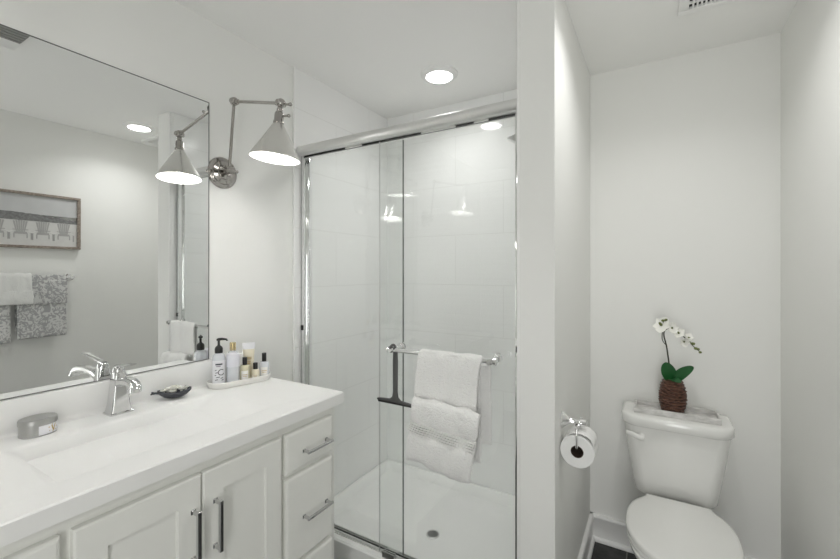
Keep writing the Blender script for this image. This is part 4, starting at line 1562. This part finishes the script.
def quad(pts, mi, lift):
    rows = [[V(PX - 0.0165 - lift, y, z) for y, z in pts], [V(PX - 0.0155, y, z) for y, z in pts]]
    loft(bm, rows, mi=mi)


for ci in range(5):
    cy_ = 1.172 - 0.112 * ci
    sc = 0.058
    bz = iz0 + 0.050
    # fan-shaped slatted back
    for k in range(6):
        a0 = -0.62 + 1.24 * k / 6
        a1 = a0 + 0.155
        e_ = 1.35 - 0.25 * abs(a0 + 0.08)
        quad([(cy_ + sc * 0.62 * a0, bz + 0.038), (cy_ + sc * 0.62 * a1, bz + 0.038), (cy_ + sc * 1.05 * a1, bz + 0.038 + sc * e_), (cy_ + sc * 1.05 * a0, bz + 0.038 + sc * e_)], 3, 0.0008)
    quad([(cy_ - sc * 0.66, bz + 0.050), (cy_ + sc * 0.66, bz + 0.050), (cy_ + sc * 0.66, bz + 0.055), (cy_ - sc * 0.66, bz + 0.055)], 3, 0.0012)
    quad([(cy_ - sc * 0.60, bz + 0.024), (cy_ + sc * 0.60, bz + 0.024), (cy_ + sc * 0.52, bz + 0.038), (cy_ - sc * 0.52, bz + 0.038)], 3, 0.0010)
    for s in (-1, 1):
        quad([(cy_ + s * sc * 0.60, bz + 0.044), (cy_ + s * sc * 0.98, bz + 0.030), (cy_ + s * sc * 0.98, bz + 0.036), (cy_ + s * sc * 0.60, bz + 0.050)], 4, 0.0014)
        quad([(cy_ + s * sc * 0.86, bz - 0.012), (cy_ + s * sc * 0.98, bz - 0.012), (cy_ + s * sc * 0.98, bz + 0.034), (cy_ + s * sc * 0.86, bz + 0.036)], 3, 0.0012)
        quad([(cy_ + s * sc * 0.50, bz - 0.002), (cy_ + s * sc * 0.60, bz - 0.002), (cy_ + s * sc * 0.60, bz + 0.026), (cy_ + s * sc * 0.50, bz + 0.026)], 3, 0.0011)
obj('print', bm, [M['sky'], M['sand'], M['trees'], M['chairp'], M['chairl']], t, smooth=False)

BX = XR - 0.065
t = thing('towel_bar', 'chrome towel bar under the beach picture, seen in the mirror', 'towel bar', (XR, 0.93, 1.367))
bm = nb()
tube(bm, [(BX, 0.655, 1.367), (BX, 1.205, 1.367)], 0.0085, 14)
obj('bar', bm, M['chrome'], t)
for y in (0.660, 1.200):
    bm = nb()
    lathe(bm, [(0.026, 0), (0.026, 0.005), (0.016, 0.014), (0.010, 0.028), (0.010, 0.052), (0.0145, 0.056), (0.0145, 0.074), (0.010, 0.078)], (XR, y, 1.367), (-1, 0, 0), 24)
    obj('bar_post', bm, M['chrome'], t)


def bar_towel(name, label, ya, yb_, zf_, zb_, m, off, seed, group=None, th=0.010, fold=None):
    t = thing(name, label, 'towel', (BX, (ya + yb_) / 2, zf_), group)
    r = 0.0085 + off
    path = [(BX + r + 0.006, zb_), (BX + r + 0.005, (zb_ + 1.36) / 2), (BX + r, 1.352), (BX + r * 0.7, 1.367 + r * 0.75), (BX, 1.367 + r), (BX - r * 0.7, 1.367 + r * 0.75), (BX - r, 1.352),
            (BX - r - 0.006, (zf_ + 1.36) / 2), (BX - r - 0.010, zf_)]
    cloth_sheet('towel_cloth', path, ya, yb_, t, m, nx=24, thick=th, wav=0.0035, seed=seed, along='y')
    if fold:
        cloth_sheet('towel_hem', [(BX - r - 0.012, fold[0]), (BX - r - 0.014, (fold[0] + fold[1]) / 2), (BX - r - 0.009, fold[1])], ya - 0.004, yb_ + 0.004, t, m, nx=20, thick=0.008, wav=0.003, seed=seed + 1, along='y')
    return t


bar_towel('patterned_towel', 'grey patterned towel at the bar end nearest the shower, seen in the mirror', 0.912, 1.165, 0.970, 1.02, M['damask'], 0.006, 2.2, 'grey patterned towels on the wall bar', fold=(1.19, 1.35))
bar_towel('patterned_towel', 'grey patterned towel at the left edge of the mirror view', 0.668, 0.885, 0.955, 1.02, M['damask'], 0.006, 6.4, 'grey patterned towels on the wall bar')
bar_towel('washcloth', 'small white washcloth folded over the middle of the wall towel bar', 0.790, 0.984, 1.197, 1.22, M['wash'], 0.020, 9.3, fold=(1.200, 1.285))

for o in bpy.data.objects:
    if o.parent is None and o.get('category') in ('picture', 'towel bar') or o.get('group') == 'grey patterned towels on the wall bar' or o.name == 'washcloth':
        o.location.z -= 0.012
